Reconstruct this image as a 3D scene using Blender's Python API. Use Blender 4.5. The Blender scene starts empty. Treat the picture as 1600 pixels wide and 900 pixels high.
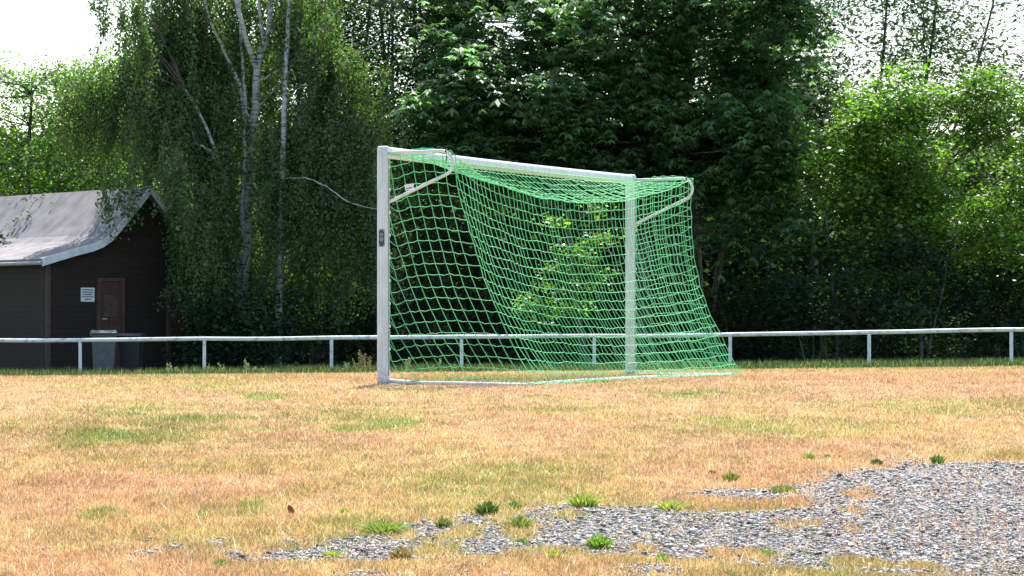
import bpy, math
import numpy as np
from mathutils import Vector
R = math.radians
SC = bpy.context.scene
COL = SC.collection
rng = np.random.default_rng(7)

# ------------------------------------------------------------------ camera, sky, sun, exposure
F = 5533.0            # focal length in pixels of the 1600 px wide photograph
HZ = 514.0            # image row of the horizon
EYE = 0.57            # eye height above the turf at the goal
cam_d = bpy.data.cameras.new('camera')
cam = bpy.data.objects.new('camera', cam_d); COL.objects.link(cam)
cam.location = (0, 0, EYE); cam.rotation_euler = (R(90), 0, 0)
cam_d.sensor_width = 36.0; cam_d.lens = F / 1600 * 36
cam_d.shift_y = (HZ - 450) / 1600
cam_d.clip_start = 0.5; cam_d.clip_end = 3000
SC.camera = cam

SUN_EL, SUN_AZ = 57.0, 9.0          # degrees; azimuth from +Y (away from camera) towards +X
world = bpy.data.worlds.new('World'); SC.world = world; world.use_nodes = True
wn = world.node_tree.nodes; wl = world.node_tree.links
bg = wn['Background']; sky = wn.new('ShaderNodeTexSky'); sky.sky_type = 'NISHITA'
sky.sun_disc = False; sky.sun_elevation = R(SUN_EL); sky.sun_rotation = R(SUN_AZ)
sky.air_density = 1.0; sky.dust_density = 1.3; sky.ozone_density = 1.0
wl.new(sky.outputs[0], bg.inputs[0]); bg.inputs[1].default_value = 0.15
sun_d = bpy.data.lights.new('sun', 'SUN'); sun_d.energy = 5.0; sun_d.angle = R(0.5); sun_d.color = (1, 0.965, 0.91)
sun = bpy.data.objects.new('sun', sun_d); COL.objects.link(sun)
sdir = Vector((math.cos(R(SUN_EL)) * math.sin(R(SUN_AZ)), math.cos(R(SUN_EL)) * math.cos(R(SUN_AZ)), math.sin(R(SUN_EL))))
sun.rotation_euler = sdir.to_track_quat('Z', 'Y').to_euler()
sun.location = (10, 60, 60)
SC.view_settings.view_transform = 'Standard'; SC.view_settings.look = 'None'
SC.view_settings.gamma = 1.0; SC.view_settings.exposure = 1.05
SC.view_settings.use_curve_mapping = False
SC.cycles.transparent_max_bounces = 8; SC.cycles.max_bounces = 6
SC.cycles.diffuse_bounces = 4; SC.cycles.transmission_bounces = 4; SC.cycles.glossy_bounces = 2

# ------------------------------------------------------------------ helpers
def at(px, py, Y):
    return np.array([(px - 800) / F * Y, Y, EYE - (py - HZ) / F * Y])

def tag(o, label=None, cat=None, group=None, kind=None):
    if label: o['label'] = label
    if cat: o['category'] = cat
    if group: o['group'] = group
    if kind: o['kind'] = kind
    return o

def empty(name, loc, label, cat, group=None, rz=0):
    o = bpy.data.objects.new(name, None); COL.objects.link(o)
    o.location = loc; o.rotation_euler = (0, 0, rz); o.empty_display_size = 0.3
    return tag(o, label, cat, group)

def mesh_obj(name, V, faces, m, parent=None, col=None, smooth=False):
    """V (N,3); faces: (M,k) array or list of tuples; col: (N,3) per-vertex albedo or None"""
    me = bpy.data.meshes.new(name)
    V = np.asarray(V, dtype=np.float32)
    if isinstance(faces, np.ndarray):
        M, k = faces.shape
        me.vertices.add(len(V)); me.vertices.foreach_set('co', V.ravel())
        me.loops.add(M * k); me.loops.foreach_set('vertex_index', faces.astype(np.int32).ravel())
        me.polygons.add(M); me.polygons.foreach_set('loop_start', np.arange(0, M * k, k, dtype=np.int32))
        me.polygons.foreach_set('loop_total', np.full(M, k, dtype=np.int32))
        me.update(calc_edges=True)
    else:
        me.from_pydata([tuple(map(float, v)) for v in V], [], [tuple(map(int, f)) for f in faces]); me.update()
    if col is not None:
        a = me.color_attributes.new('tint', 'FLOAT_COLOR', 'POINT')
        c = np.ones((len(V), 4), dtype=np.float32); c[:, :3] = col
        a.data.foreach_set('color', c.ravel())
    if smooth:
        me.polygons.foreach_set('use_smooth', np.ones(len(me.polygons), dtype=bool))
    me.materials.append(m)
    o = bpy.data.objects.new(name, me); COL.objects.link(o)
    if parent is not None: o.parent = parent
    return o

class MB:
    """collects shapes into one mesh"""
    def __init__(s): s.v = []; s.f = []; s.n = 0
    def add(s, V, Fc):
        s.v.append(np.asarray(V, float)); s.f += [tuple(int(i) + s.n for i in f) for f in Fc]; s.n += len(V); return s
    def box(s, c, d, ax=None):
        """centre c, full size d, optional 3x3 rows = axes"""
        c = np.array(c, float); d = np.array(d, float) / 2
        P = np.array([[x, y, z] for x in (-1, 1) for y in (-1, 1) for z in (-1, 1)], float) * d
        if ax is not None: P = P @ np.array(ax)
        return s.add(P + c, [(0, 1, 3, 2), (4, 6, 7, 5), (0, 4, 5, 1), (2, 3, 7, 6), (0, 2, 6, 4), (1, 5, 7, 3)])
    def tube(s, pts, r, n=8, sx=1.0, cap=True, up=(0, 0, 1)):
        pts = np.array(pts, float); k = len(pts)
        r = np.full(k, r) if np.isscalar(r) else np.array(r, float)
        T = np.gradient(pts, axis=0); T /= np.linalg.norm(T, axis=1)[:, None] + 1e-12
        up = np.array(up, float)
        if abs(T[:, 2]).mean() > 0.9 and up[2] == 1: up = np.array([1.0, 0, 0])
        A = np.cross(T, up); A /= np.linalg.norm(A, axis=1)[:, None] + 1e-12
        B = np.cross(A, T)
        th = np.arange(n) * 2 * math.pi / n
        V = (pts[:, None, :] + r[:, None, None] * (np.cos(th)[None, :, None] * A[:, None, :] * sx + np.sin(th)[None, :, None] * B[:, None, :])).reshape(-1, 3)
        Fc = [(i * n + j, i * n + (j + 1) % n, (i + 1) * n + (j + 1) % n, (i + 1) * n + j) for i in range(k - 1) for j in range(n)]
        if cap: Fc += [tuple(range(n - 1, -1, -1)), tuple((k - 1) * n + j for j in range(n))]
        return s.add(V, Fc)
    def build(s, name, m, parent=None, smooth=False, bevel=0):
        o = mesh_obj(name, np.concatenate(s.v), s.f, m, parent, smooth=smooth)
        if bevel:
            b = o.modifiers.new('bevel', 'BEVEL'); b.width = bevel; b.segments = 2; b.limit_method = 'ANGLE'
        return o

def vnoise(x, y, seed=0):
    """smooth value noise 0..1"""
    xi = np.floor(x).astype(np.int64); yi = np.floor(y).astype(np.int64); xf = x - xi; yf = y - yi
    def h(a, b):
        n = (a * 374761393 + b * 668265263 + seed * 1442695041) & 0x7fffffff
        n = ((n ^ (n >> 13)) * 1274126177) & 0x7fffffff
        return ((n ^ (n >> 16)) & 0xffff) / 65535.0
    u = xf * xf * (3 - 2 * xf); v = yf * yf * (3 - 2 * yf)
    return (h(xi, yi) * (1 - u) + h(xi + 1, yi) * u) * (1 - v) + (h(xi, yi + 1) * (1 - u) + h(xi + 1, yi + 1) * u) * v
def fbm(x, y, seed=0, oc=4):
    t = 0; a = 0.5; s = 0
    for i in range(oc):
        t = t + a * vnoise(x * 2 ** i, y * 2 ** i, seed + i * 17); s += a; a *= 0.5
    return t / s

# ------------------------------------------------------------------ terrain
def ground(X, Y):
    X = np.asarray(X, float); Y = np.asarray(Y, float)
    w = 0.7
    q = (37.2 - Y) / w
    z = -0.0257 * w * np.logaddexp(0, np.clip(q, -60, 60))
    z = np.where(q > 55, -0.0257 * (37.2 - np.maximum(Y, -6)), z)
    yc = np.clip(45.6 + 0.8 * X, 39.5, 53)
    zf = np.clip(-0.452 + 0.0114 * X, -0.75, -0.25)
    t = np.clip((Y - yc) / (82.0 - yc), 0, 1)
    z = z + zf * (t * t * (3 - 2 * t) * 0.25 + t * 0.75)
    bump = (fbm(X * 0.9, Y * 0.9, 5, 3) - 0.5) * 0.022 * np.clip((46 - Y) / 6, 0, 1)
    return z + bump
def gp(px, py, near=True):
    """ground point seen at a pixel (first hit)"""
    lo = 8.0; step = 0.02
    Ys = np.arange(8, 48, step)
    X = (px - 800) / F * Ys; ray = EYE - (py - HZ) / F * Ys
    d = ray - ground(X, Ys)
    i = np.argmax(d < 0) if (d < 0).any() else len(Ys) - 1
    return np.array([X[i], Ys[i], float(ground(X[i], Ys[i]))])

def sd_poly(x, y, P):
    """signed distance, negative inside"""
    d = np.full(x.shape, 1e9); ins = np.zeros(x.shape, bool)
    for i in range(len(P)):
        a = P[i]; b = P[(i + 1) % len(P)]
        ex, ey = b[0] - a[0], b[1] - a[1]
        wx, wy = x - a[0], y - a[1]
        t = np.clip((wx * ex + wy * ey) / (ex * ex + ey * ey), 0, 1)
        d = np.minimum(d, np.hypot(wx - t * ex, wy - t * ey))
        c = ((a[1] > y) != (b[1] > y)) & (x < (b[0] - a[0]) * (y - a[1]) / ((b[1] - a[1]) + 1e-12) + a[0])
        ins ^= c
    return np.where(ins, -d, d)
gpoly = [gp(*p)[:2] for p in [(1900, 706), (1640, 722), (1475, 722), (1290, 738), (1240, 762), (1245, 790), (1130, 800),
         (880, 786), (780, 800), (640, 815), (560, 838), (420, 852), (330, 868), (360, 882), (560, 880), (760, 872), (960, 868),
         (1130, 880), (1260, 893), (1500, 905), (1900, 930)]]
gisl = [gp(*p)[:2] for p in [(1030, 776), (1130, 762), (1240, 766), (1230, 784), (1120, 778)]]
def ell(L):
    out = []
    for px, py, hw, hh in L:
        c = gp(px, py); a = gp(px, py - hh); b = gp(px, py + hh); out.append((c[0], c[1], hw / F * c[1], max(.03, (a[1] - b[1]) / 2)))
    return out
hol = ell([(1180, 791, 75, 7), (1090, 795, 40, 7), (720, 832, 22, 9), (1340, 882, 40, 9), (1440, 888, 26, 7), (1250, 820, 20, 5), (1335, 797, 8, 3), (1338, 832, 9, 4), (1345, 777, 12, 4), (1365, 776, 10, 4),
           (860, 862, 45, 8), (1120, 862, 22, 6), (780, 805, 22, 5), (815, 826, 24, 10), (1180, 872, 35, 10), (690, 865, 24, 8), (1020, 862, 20, 5), (880, 806, 14, 4), (640, 840, 14, 5)])
spt = ell([(150, 858, 18, 5), (245, 862, 24, 8), (205, 856, 14, 4), (270, 880, 20, 4), (325, 878, 14, 4), (330, 850, 12, 5), (440, 850, 34, 13), (405, 870, 45, 10), (520, 852, 50, 12), (540, 866, 40, 8), (1427, 714, 12, 5), (1400, 718, 14, 3), (540, 897, 24, 4), (740, 895, 24, 4), (1010, 893, 36, 6), (310, 868, 10, 4), (590, 850, 40, 10)])
def gravel(x, y):
    """0..1 how much the ground is loose stone"""
    x = np.asarray(x, float); y = np.asarray(y, float)
    d = np.minimum(sd_poly(x, y, gpoly), sd_poly(x, y, gisl))
    for hx, hy, rx, ry in spt:
        d = np.minimum(d, (np.hypot((x - hx) / rx, (y - hy) / ry) - 1) * min(rx, ry))
    for hx, hy, rx, ry in hol:
        d = np.maximum(d, (1 - np.hypot((x - hx) / rx, (y - hy) / ry)) * min(rx, ry) * 2)
    d = d * 1.3 + (fbm(x * 8, y * 3.4, 31, 5) - 0.5) * 0.62
    # the patch thins out and breaks up towards its left end
    d = d + np.clip((0.5 - x) * 0.12, 0, .25) * np.clip(fbm(x * 9, y * 4, 77, 2) * 4 - 1.4, 0, 1)
    return np.clip(0.5 - d / 0.26, 0, 1)

# green patches of the dry field (pixel centre, half width px, half height px, strength)
gpat = [(230, 640, 150, 14, .45), (420, 655, 200, 12, .45), (640, 640, 160, 12, .4), (860, 625, 130, 8, .35), (180, 715, 120, 10, .3), (410, 620, 45, 5, 1.2), (620, 660, 60, 9, .8), (210, 682, 110, 12, 1.1), (500, 672, 130, 6, .7), (150, 690, 60, 12, .8), (300, 655, 150, 6, .5), (1080, 618, 70, 5, 1.2),
        (1160, 612, 120, 4, .5), (860, 640, 90, 6, .5), (240, 805, 40, 14, .8), (160, 802, 28, 12, .8), (400, 795, 32, 12, 1.2), (330, 800, 24, 10, .5), (660, 610, 60, 6, .5), (980, 655, 60, 5, .4),
        (160, 622, 50, 5, .3), (1110, 655, 40, 4, .6), (460, 770, 30, 10, .3), (250, 785, 30, 10, .5), (560, 815, 60, 12, .35), (520, 850, 60, 8, .5), (280, 600, 160, 8, .5), (950, 598, 200, 5, .6), (760, 594, 120, 5, .5)]
gpt = []
for a, b, c, d_, s in gpat:
    p = gp(a, b); q1 = gp(a, b + d_); q0 = gp(a, b - d_)
    gpt.append((p[0], p[1], c / F * p[1], max(0.1, (q0[1] - q1[1]) / 2), s))
def green(x, y):
    x = np.asarray(x, float); y = np.asarray(y, float)
    g = np.clip(fbm(x * .5 + 3, y * .28, 12, 4) * 2.6 - 1.1, 0, 1) * 0.6 * (.4 + fbm(x * 4, y * 2, 91, 3))
    for cx, cy, rx, ry, s in gpt:
        g = g + s * np.exp(-((x - cx) / rx) ** 2 - ((y - cy) / ry) ** 2) * (1.5 * np.clip(fbm(x * 3, y * 1.6, 41, 3) * 1.8 - .4, 0, 1))
    return np.clip(g, 0, 1)

# ------------------------------------------------------------------ materials
def mat(name):
    m = bpy.data.materials.new(name); m.use_nodes = True
    nt = m.node_tree
    return m, nt.nodes, nt.links, nt.nodes['Principled BSDF']
def noisy(name, c1, c2, scale=8, rough=.7, detail=6, bump=0.0, stretch=(1, 1, 1), coord='Object', spec=.3, lo=.35, hi=.65, metal=0):
    m, n, l, p = mat(name)
    tc = n.new('ShaderNodeTexCoord'); mp = n.new('ShaderNodeMapping'); mp.inputs['Scale'].default_value = stretch
    nz = n.new('ShaderNodeTexNoise'); nz.inputs['Scale'].default_value = scale; nz.inputs['Detail'].default_value = detail
    cr = n.new('ShaderNodeValToRGB'); cr.color_ramp.elements[0].color = (*c1, 1); cr.color_ramp.elements[1].color = (*c2, 1)
    cr.color_ramp.elements[0].position = lo; cr.color_ramp.elements[1].position = hi
    l.new(tc.outputs[coord], mp.inputs[0]); l.new(mp.outputs[0], nz.inputs['Vector']); l.new(nz.outputs[0], cr.inputs[0]); l.new(cr.outputs[0], p.inputs['Base Color'])
    p.inputs['Roughness'].default_value = rough; p.inputs['Specular IOR Level'].default_value = spec; p.inputs['Metallic'].default_value = metal
    if bump:
        b = n.new('ShaderNodeBump'); b.inputs['Strength'].default_value = bump; b.inputs['Distance'].default_value = .02
        l.new(nz.outputs[0], b.inputs['Height']); l.new(b.outputs[0], p.inputs['Normal'])
    return m
def leafy(name, trans=0.5, gloss=0.08, tcol=(1.15, 1.5, .45), grough=.4, base=None):
    """thin leaf: diffuse + translucent + a little gloss, coloured by the 'tint' attribute"""
    m = bpy.data.materials.new(name); m.use_nodes = True
    n = m.node_tree.nodes; l = m.node_tree.links; n.clear()
    out = n.new('ShaderNodeOutputMaterial'); at_ = n.new('ShaderNodeAttribute'); at_.attribute_name = 'tint'
    df = n.new('ShaderNodeBsdfDiffuse'); tr = n.new('ShaderNodeBsdfTranslucent'); gl = n.new('ShaderNodeBsdfGlossy')
    gl.inputs['Roughness'].default_value = grough; gl.inputs['Color'].default_value = (.9, .95, 1, 1)
    mu = n.new('ShaderNodeMix'); mu.data_type = 'RGBA'; mu.blend_type = 'MULTIPLY'; mu.inputs[0].default_value = 1
    mu.clamp_result = False
    l.new(at_.outputs['Color'], mu.inputs[6]); mu.inputs[7].default_value = (*tcol, 1)
    l.new(at_.outputs['Color'], df.inputs[0]); l.new(mu.outputs[2], tr.inputs[0])
    m1 = n.new('ShaderNodeMixShader'); m1.inputs[0].default_value = trans
    l.new(df.outputs[0], m1.inputs[1]); l.new(tr.outputs[0], m1.inputs[2])
    m2 = n.new('ShaderNodeMixShader'); m2.inputs[0].default_value = gloss
    l.new(m1.outputs[0], m2.inputs[1]); l.new(gl.outputs[0], m2.inputs[2]); l.new(m2.outputs[0], out.inputs[0])
    return m
M_LEAF = leafy('leaf', .5, .045, grough=.42)
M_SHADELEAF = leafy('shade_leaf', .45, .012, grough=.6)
M_BIRCHLEAF = leafy('birch_leaf', .56, .03, grough=.5)
M_GRASS = leafy('grass_blade', .42, .03, (1.1, 1.0, .8), .5)
M_STALK = leafy('weed', .4, .03, (1.1, 1.3, .5), .5)

m, n, l, p = mat('stone_chip')
a_ = n.new('ShaderNodeAttribute'); a_.attribute_name = 'tint'
nz = n.new('ShaderNodeTexNoise'); nz.inputs['Scale'].default_value = 70; nz.inputs['Detail'].default_value = 5
mx = n.new('ShaderNodeMix'); mx.data_type = 'RGBA'; mx.blend_type = 'MULTIPLY'; mx.inputs[0].default_value = .5
l.new(a_.outputs['Color'], mx.inputs[6]); l.new(nz.outputs[0], mx.inputs[7]); l.new(mx.outputs[2], p.inputs['Base Color'])
p.inputs['Roughness'].default_value = .62; M_STONE = m

M_PAINT = noisy('white_powder_coat', (.50, .55, .58), (.64, .69, .715), 14, .42, 5, .03, (1, 1, .25), lo=.3, hi=.6)
n = M_PAINT.node_tree.nodes; l = M_PAINT.node_tree.links; p = n['Principled BSDF']; src = p.inputs['Base Color'].links[0].from_socket
tc = n.new('ShaderNodeTexCoord'); sx_ = n.new('ShaderNodeSeparateXYZ'); l.new(tc.outputs['Object'], sx_.inputs[0])
mr = n.new('ShaderNodeMapRange'); mr.inputs[1].default_value = 0; mr.inputs[2].default_value = .35; mr.inputs[3].default_value = .62; mr.inputs[4].default_value = .32; l.new(sx_.outputs[2], mr.inputs[0])
nz = n.new('ShaderNodeTexNoise'); nz.inputs['Scale'].default_value = 26; nz.inputs['Detail'].default_value = 8; l.new(tc.outputs['Object'], nz.inputs[0])
lt = n.new('ShaderNodeMath'); lt.operation = 'SUBTRACT'; l.new(mr.outputs[0], lt.inputs[0]); l.new(nz.outputs[0], lt.inputs[1])
m5 = n.new('ShaderNodeMath'); m5.operation = 'MULTIPLY'; m5.inputs[1].default_value = 3; m5.use_clamp = True; l.new(lt.outputs[0], m5.inputs[0])
mxx = n.new('ShaderNodeMix'); mxx.data_type = 'RGBA'; l.new(m5.outputs[0], mxx.inputs[0]); l.new(src, mxx.inputs[6]); mxx.inputs[7].default_value = (.30, .28, .24, 1); l.new(mxx.outputs[2], p.inputs['Base Color'])
M_BAR = noisy('white_enamel_tube', (.54, .60, .63), (.68, .73, .76), 9, .4, 4, .02)
M_FENCE = noisy('flaking_white_paint', (.40, .44, .46), (.78, .80, .80), 7, .5, 8, .05, lo=.3, hi=.5)
m, n, l, p = mat('green_twine'); p.inputs['Base Color'].default_value = (.10, .62, .20, 1); p.inputs['Roughness'].default_value = .45
nz = n.new('ShaderNodeTexNoise'); nz.inputs['Scale'].default_value = 1.5; nz.inputs['Detail'].default_value = 5
cr = n.new('ShaderNodeValToRGB'); cr.color_ramp.elements[0].color = (.07, .52, .18, 1); cr.color_ramp.elements[1].color = (.20, .72, .31, 1)
cr.color_ramp.elements[0].position = .35; cr.color_ramp.elements[1].position = .65
l.new(nz.outputs[0], cr.inputs[0]); l.new(cr.outputs[0], p.inputs['Base Color']); M_NET = m
M_DARKPLATE = noisy('dark_plate', (.03, .03, .035), (.07, .07, .08), 40, .4)
M_WHITE = noisy('white_sticker', (.72, .74, .76), (.82, .83, .84), 20, .5)
M_INK = noisy('printed_ink', (.06, .07, .12), (.12, .13, .2), 40, .5)
M_GREYINK = noisy('grey_print', (.30, .31, .33), (.5, .5, .52), 60, .5)
M_BLACK = noisy('black_plastic', (.012, .012, .012), (.03, .03, .03), 20, .4)

def bark(name, c1, c2, sc=6, st=(1, 1, .25)):
    return noisy(name, c1, c2, sc, .85, 8, .5, st, 'Object', .15, .35, .62)
M_BARK = bark('grey_bark', (.05, .045, .038), (.15, .14, .12), 9)
M_TWIG = bark('birch_twig', (.06, .045, .04), (.13, .11, .10), 9)
m, n, l, p = mat('birch_bark')
tc = n.new('ShaderNodeTexCoord'); mp = n.new('ShaderNodeMapping'); mp.inputs['Scale'].default_value = (1.2, 1.2, 7)
nz = n.new('ShaderNodeTexNoise'); nz.inputs['Scale'].default_value = 2.2; nz.inputs['Detail'].default_value = 7; nz.inputs['Roughness'].default_value = .7
cr = n.new('ShaderNodeValToRGB'); e = cr.color_ramp.elements; e[0].position = .36; e[0].color = (.045, .04, .035, 1); e[1].position = .47; e[1].color = (.40, .41, .39, 1)
e2 = e.new(.75); e2.color = (.60, .61, .59, 1)
l.new(tc.outputs['Object'], mp.inputs[0]); l.new(mp.outputs[0], nz.inputs['Vector']); l.new(nz.outputs[0], cr.inputs[0]); l.new(cr.outputs[0], p.inputs['Base Color'])
p.inputs['Roughness'].default_value = .7; M_BIRCH = m

# ------------------------------------------------------------------ ground sheet
def grid_lines(segs):
    out = []
    for a, b, s in segs: out += list(np.arange(a, b - 1e-6, s))
    return np.array(out + [segs[-1][1]])
gx = grid_lines([(-900, -100, 100), (-100, -30, 7), (-30, -8, .5), (-8, -4, .12), (-4, 6, .05), (6, 14, .25), (14, 30, .8), (30, 100, 7), (100, 900, 100)])
gy = grid_lines([(-300, -20, 40), (-20, 10, 2), (10, 14, .25), (14, 25, .05), (25, 46, .25), (46, 60, .4), (60, 130, 2), (130, 300, 17), (300, 1500, 150)])
GX, GY = np.meshgrid(gx, gy)
GZ = ground(GX, GY)
gm = gravel(GX, GY) * ((GY > 12) & (GY < 27))
GZ = GZ + gm * (fbm(GX * 9, GY * 9, 3, 3) - .5) * .02 - gm * .008
nx, ny = len(gx), len(gy)
ii = (np.arange(ny - 1)[:, None] * nx + np.arange(nx - 1)[None, :]).ravel()
FG = np.stack([ii, ii + 1, ii + nx + 1, ii + nx], 1)
gr = green(GX, GY)
YCR = np.clip(45.6 + 0.8 * GX, 39.5, 53); undergrowth = np.clip((GY - YCR - 2.5) / 4, 0, 1)  # mask for the dark green weedy ground beyond the crest
cols = np.stack([gm, np.clip(gr, 0, 1), undergrowth], -1).reshape(-1, 3)
m, n, l, p = mat('dry_turf_and_soil')
a_ = n.new('ShaderNodeAttribute'); a_.attribute_name = 'tint'; sp = n.new('ShaderNodeSeparateColor'); l.new(a_.outputs['Color'], sp.inputs[0])
tc = n.new('ShaderNodeTexCoord')
def nzr(scale, c1, c2, lo=.35, hi=.65, det=8):
    a = n.new('ShaderNodeTexNoise'); a.inputs['Scale'].default_value = scale; a.inputs['Detail'].default_value = det
    r = n.new('ShaderNodeValToRGB'); r.color_ramp.elements[0].color = (*c1, 1); r.color_ramp.elements[1].color = (*c2, 1)
    r.color_ramp.elements[0].position = lo; r.color_ramp.elements[1].position = hi
    l.new(tc.outputs['Object'], a.inputs['Vector']); l.new(a.outputs[0], r.inputs[0]); return a, r
n1, dry = nzr(5, (.27, .165, .095), (.43, .285, .155)); n2, grn = nzr(6, (.16, .20, .05), (.34, .34, .12)); n3, grv = nzr(60, (.13, .12, .11), (.40, .36, .32)); n4, und = nzr(3, (.05, .06, .02), (.10, .12, .035))
def mixc(f, a, b):
    x = n.new('ShaderNodeMix'); x.data_type = 'RGBA'; l.new(f, x.inputs[0]); l.new(a, x.inputs[6]); l.new(b, x.inputs[7]); return x.outputs[2]
c = mixc(sp.outputs[1], dry.outputs[0], grn.outputs[0]); c = mixc(sp.outputs[2], c, und.outputs[0]); c = mixc(sp.outputs[0], c, grv.outputs[0])
l.new(c, p.inputs['Base Color']); p.inputs['Roughness'].default_value = .95; p.inputs['Specular IOR Level'].default_value = .1
b = n.new('ShaderNodeBump'); b.inputs['Strength'].default_value = .6; b.inputs['Distance'].default_value = .02; l.new(n3.outputs[0], b.inputs['Height']); l.new(b.outputs[0], p.inputs['Normal'])
g = mesh_obj('ground', np.stack([GX, GY, GZ], -1).reshape(-1, 3), FG, m, col=cols, smooth=True); tag(g, kind='structure')

# ------------------------------------------------------------------ wooden clubhouse (left)
th = R(35)
gdir = np.array([-math.cos(th), -math.sin(th)]); rdir = np.array([-math.sin(th), math.cos(th)])
AP = np.array([-9.39, 92.0]); APZ = 4.21; GZ0 = float(ground(-10, 90))
M_HUT = None
m, n, l, p = mat('dark_stained_boards')
tc = n.new('ShaderNodeTexCoord'); wv = n.new('ShaderNodeTexWave'); wv.wave_type = 'BANDS'; wv.bands_direction = 'Z'; wv.wave_profile = 'SAW'
wv.inputs['Scale'].default_value = 2.2; wv.inputs['Distortion'].default_value = .15; wv.inputs['Detail'].default_value = 1
nz = n.new('ShaderNodeTexNoise'); nz.inputs['Scale'].default_value = 5; nz.inputs['Detail'].default_value = 7
mp = n.new('ShaderNodeMapping'); mp.inputs['Scale'].default_value = (.5, .5, 6); l.new(tc.outputs['Object'], mp.inputs[0]); l.new(mp.outputs[0], nz.inputs[0])
cr = n.new('ShaderNodeValToRGB'); cr.color_ramp.elements[0].color = (.014, .010, .008, 1); cr.color_ramp.elements[1].color = (.042, .026, .020, 1)
l.new(nz.outputs[0], cr.inputs[0]); l.new(tc.outputs['Object'], wv.inputs[0]); mb_ = n.new('ShaderNodeMix'); mb_.data_type = 'RGBA'; mb_.blend_type = 'MULTIPLY'; mb_.inputs[0].default_value = .75
wr = n.new('ShaderNodeValToRGB'); wr.color_ramp.elements[0].position = .0; wr.color_ramp.elements[0].color = (.1, .1, .1, 1); wr.color_ramp.elements[1].position = .14; wr.color_ramp.elements[1].color = (1, 1, 1, 1)
l.new(wv.outputs[0], wr.inputs[0]); l.new(cr.outputs[0], mb_.inputs[6]); l.new(wr.outputs[0], mb_.inputs[7]); l.new(mb_.outputs[2], p.inputs['Base Color'])
b = n.new('ShaderNodeBump'); b.inputs['Strength'].default_value = .8; b.inputs['Distance'].default_value = .03; l.new(wv.outputs[0], b.inputs['Height']); l.new(b.outputs[0], p.inputs['Normal'])
p.inputs['Roughness'].default_value = .8; M_HUT = m
M_FELT = noisy('roofing_felt', (.17, .155, .155), (.29, .265, .26), 2.5, .9, 9, .2, lo=.3, hi=.7)
M_SEAMG = noisy('zinc_gutter', (.25, .26, .27), (.36, .37, .38), 6, .45)
M_DOOR = noisy('brown_door', (.060, .030, .022), (.10, .050, .036), 6, .6, 6, .1, (6, 6, .5))
M_TRIM = noisy('brown_trim', (.07, .045, .036), (.11, .07, .055), 8, .6)
M_BARGE = noisy('white_bargeboard', (.62, .64, .68), (.8, .81, .83), 5, .5, 6, 0, (1, 1, 1))
hut = empty('clubhouse', (AP[0], AP[1], GZ0), 'dark brown wooden clubhouse with grey felt roof and white bargeboard', 'hut', rz=0)
# hut-local axes: e1 = along the gable (left+), e2 = along the ridge (away)
def hp(t, q, z):
    xy = gdir * t + rdir * q
    return np.array([xy[0], xy[1], z - GZ0])
prof = [(-3.15, 2.3), (-2.2, 2.57), (-1.7, 2.69), (-1.4, 2.80), (-1.15, 2.96), (-.9, 3.21), (0, APZ), (.9, 3.21), (1.15, 2.96), (1.4, 2.80), (1.7, 2.69), (2.2, 2.57), (3.15, 2.3)]
wprof = [(t, z - .10) for t, z in prof if abs(t) < 3] ; wprof = [(-2.85, 2.29)] + wprof + [(2.85, 2.29)]
L = 9.0
V = [hp(-2.85, .35, GZ0 - .2)] + [hp(t, .35, z) for t, z in wprof] + [hp(2.85, .35, GZ0 - .2)]
k = len(V); V += [v + np.append(rdir * L, 0) for v in V]
Fc = [tuple(range(k)), tuple(range(2 * k - 1, k - 1, -1))] + [(i, i + k, (i + 1) % k + k, (i + 1) % k) for i in range(k)]
mesh_obj('wall', V, Fc, M_HUT, hut)
V = [];
for t, z in prof: V.append(hp(t, 0, z + .06))
for t, z in prof: V.append(hp(t, 0, z - .03))
k = len(prof); V2 = [v + np.append(rdir * (L + .7), 0) for v in V]
Va = V + V2; Fc = []
for i in range(k - 1):
    Fc += [(i, i + 1, i + 1 + 2 * k, i + 2 * k), (i + k, i + 3 * k, i + 1 + 3 * k, i + 1 + k), (i, i + k, i + 1 + k, i + 1), (i + 2 * k, i + 1 + 2 * k, i + 1 + 3 * k, i + 3 * k)]
Fc += [(0, 2 * k, 3 * k, k), (k - 1, 2 * k - 1, 4 * k - 1, 3 * k - 1)]
roof = mesh_obj('roof', Va, Fc, M_FELT, hut)
V = []
for t, z in prof: V.append(hp(t, -.035, z + .075))
for t, z in prof: V.append(hp(t, -.035, z - .13))
Va = V + [v + np.append(rdir * .032, 0) for v in V]
mesh_obj('bargeboard', Va, [((i), (i + 1), i + 1 + k, i + k) for i in range(k - 1)] + [(i + 2 * k, i + 3 * k, i + 1 + 3 * k, i + 1 + 2 * k) for i in range(k - 1)] +
         [(i, i + 2 * k, i + 1 + 2 * k, i + 1) for i in range(k - 1)] + [(i + k, i + 1 + k, i + 1 + 3 * k, i + 3 * k) for i in range(k - 1)] + [(0, k, 3 * k, 2 * k), (k - 1, 3 * k - 1, 4 * k - 1, 2 * k - 1)], M_BARGE, roof)
axh = [np.append(gdir, 0), np.append(rdir, 0), (0, 0, 1)]
def tpx(px):    # gable coordinate t of an image column
    best = min(np.arange(-3, 6, .01), key=lambda t: abs(800 + F * (AP[0] + gdir[0] * t + rdir[0] * .35) / (AP[1] + gdir[1] * t + rdir[1] * .35) - px))
    return best
def hbox(name, t0, t1, z0, z1, q, dq, m_, parent):
    b_ = MB(); b_.box(hp((t0 + t1) / 2, q, (z0 + z1) / 2), (abs(t1 - t0), dq, z1 - z0), axh); return b_.build(name, m_, parent, bevel=.005)
td0, td1 = tpx(188), tpx(155)
dz1 = 1.80; dz0 = GZ0 + .02
dr = hbox('door', td0, td1, dz0, dz1, .33, .06, M_DOOR, hut)
b_ = MB()
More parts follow.
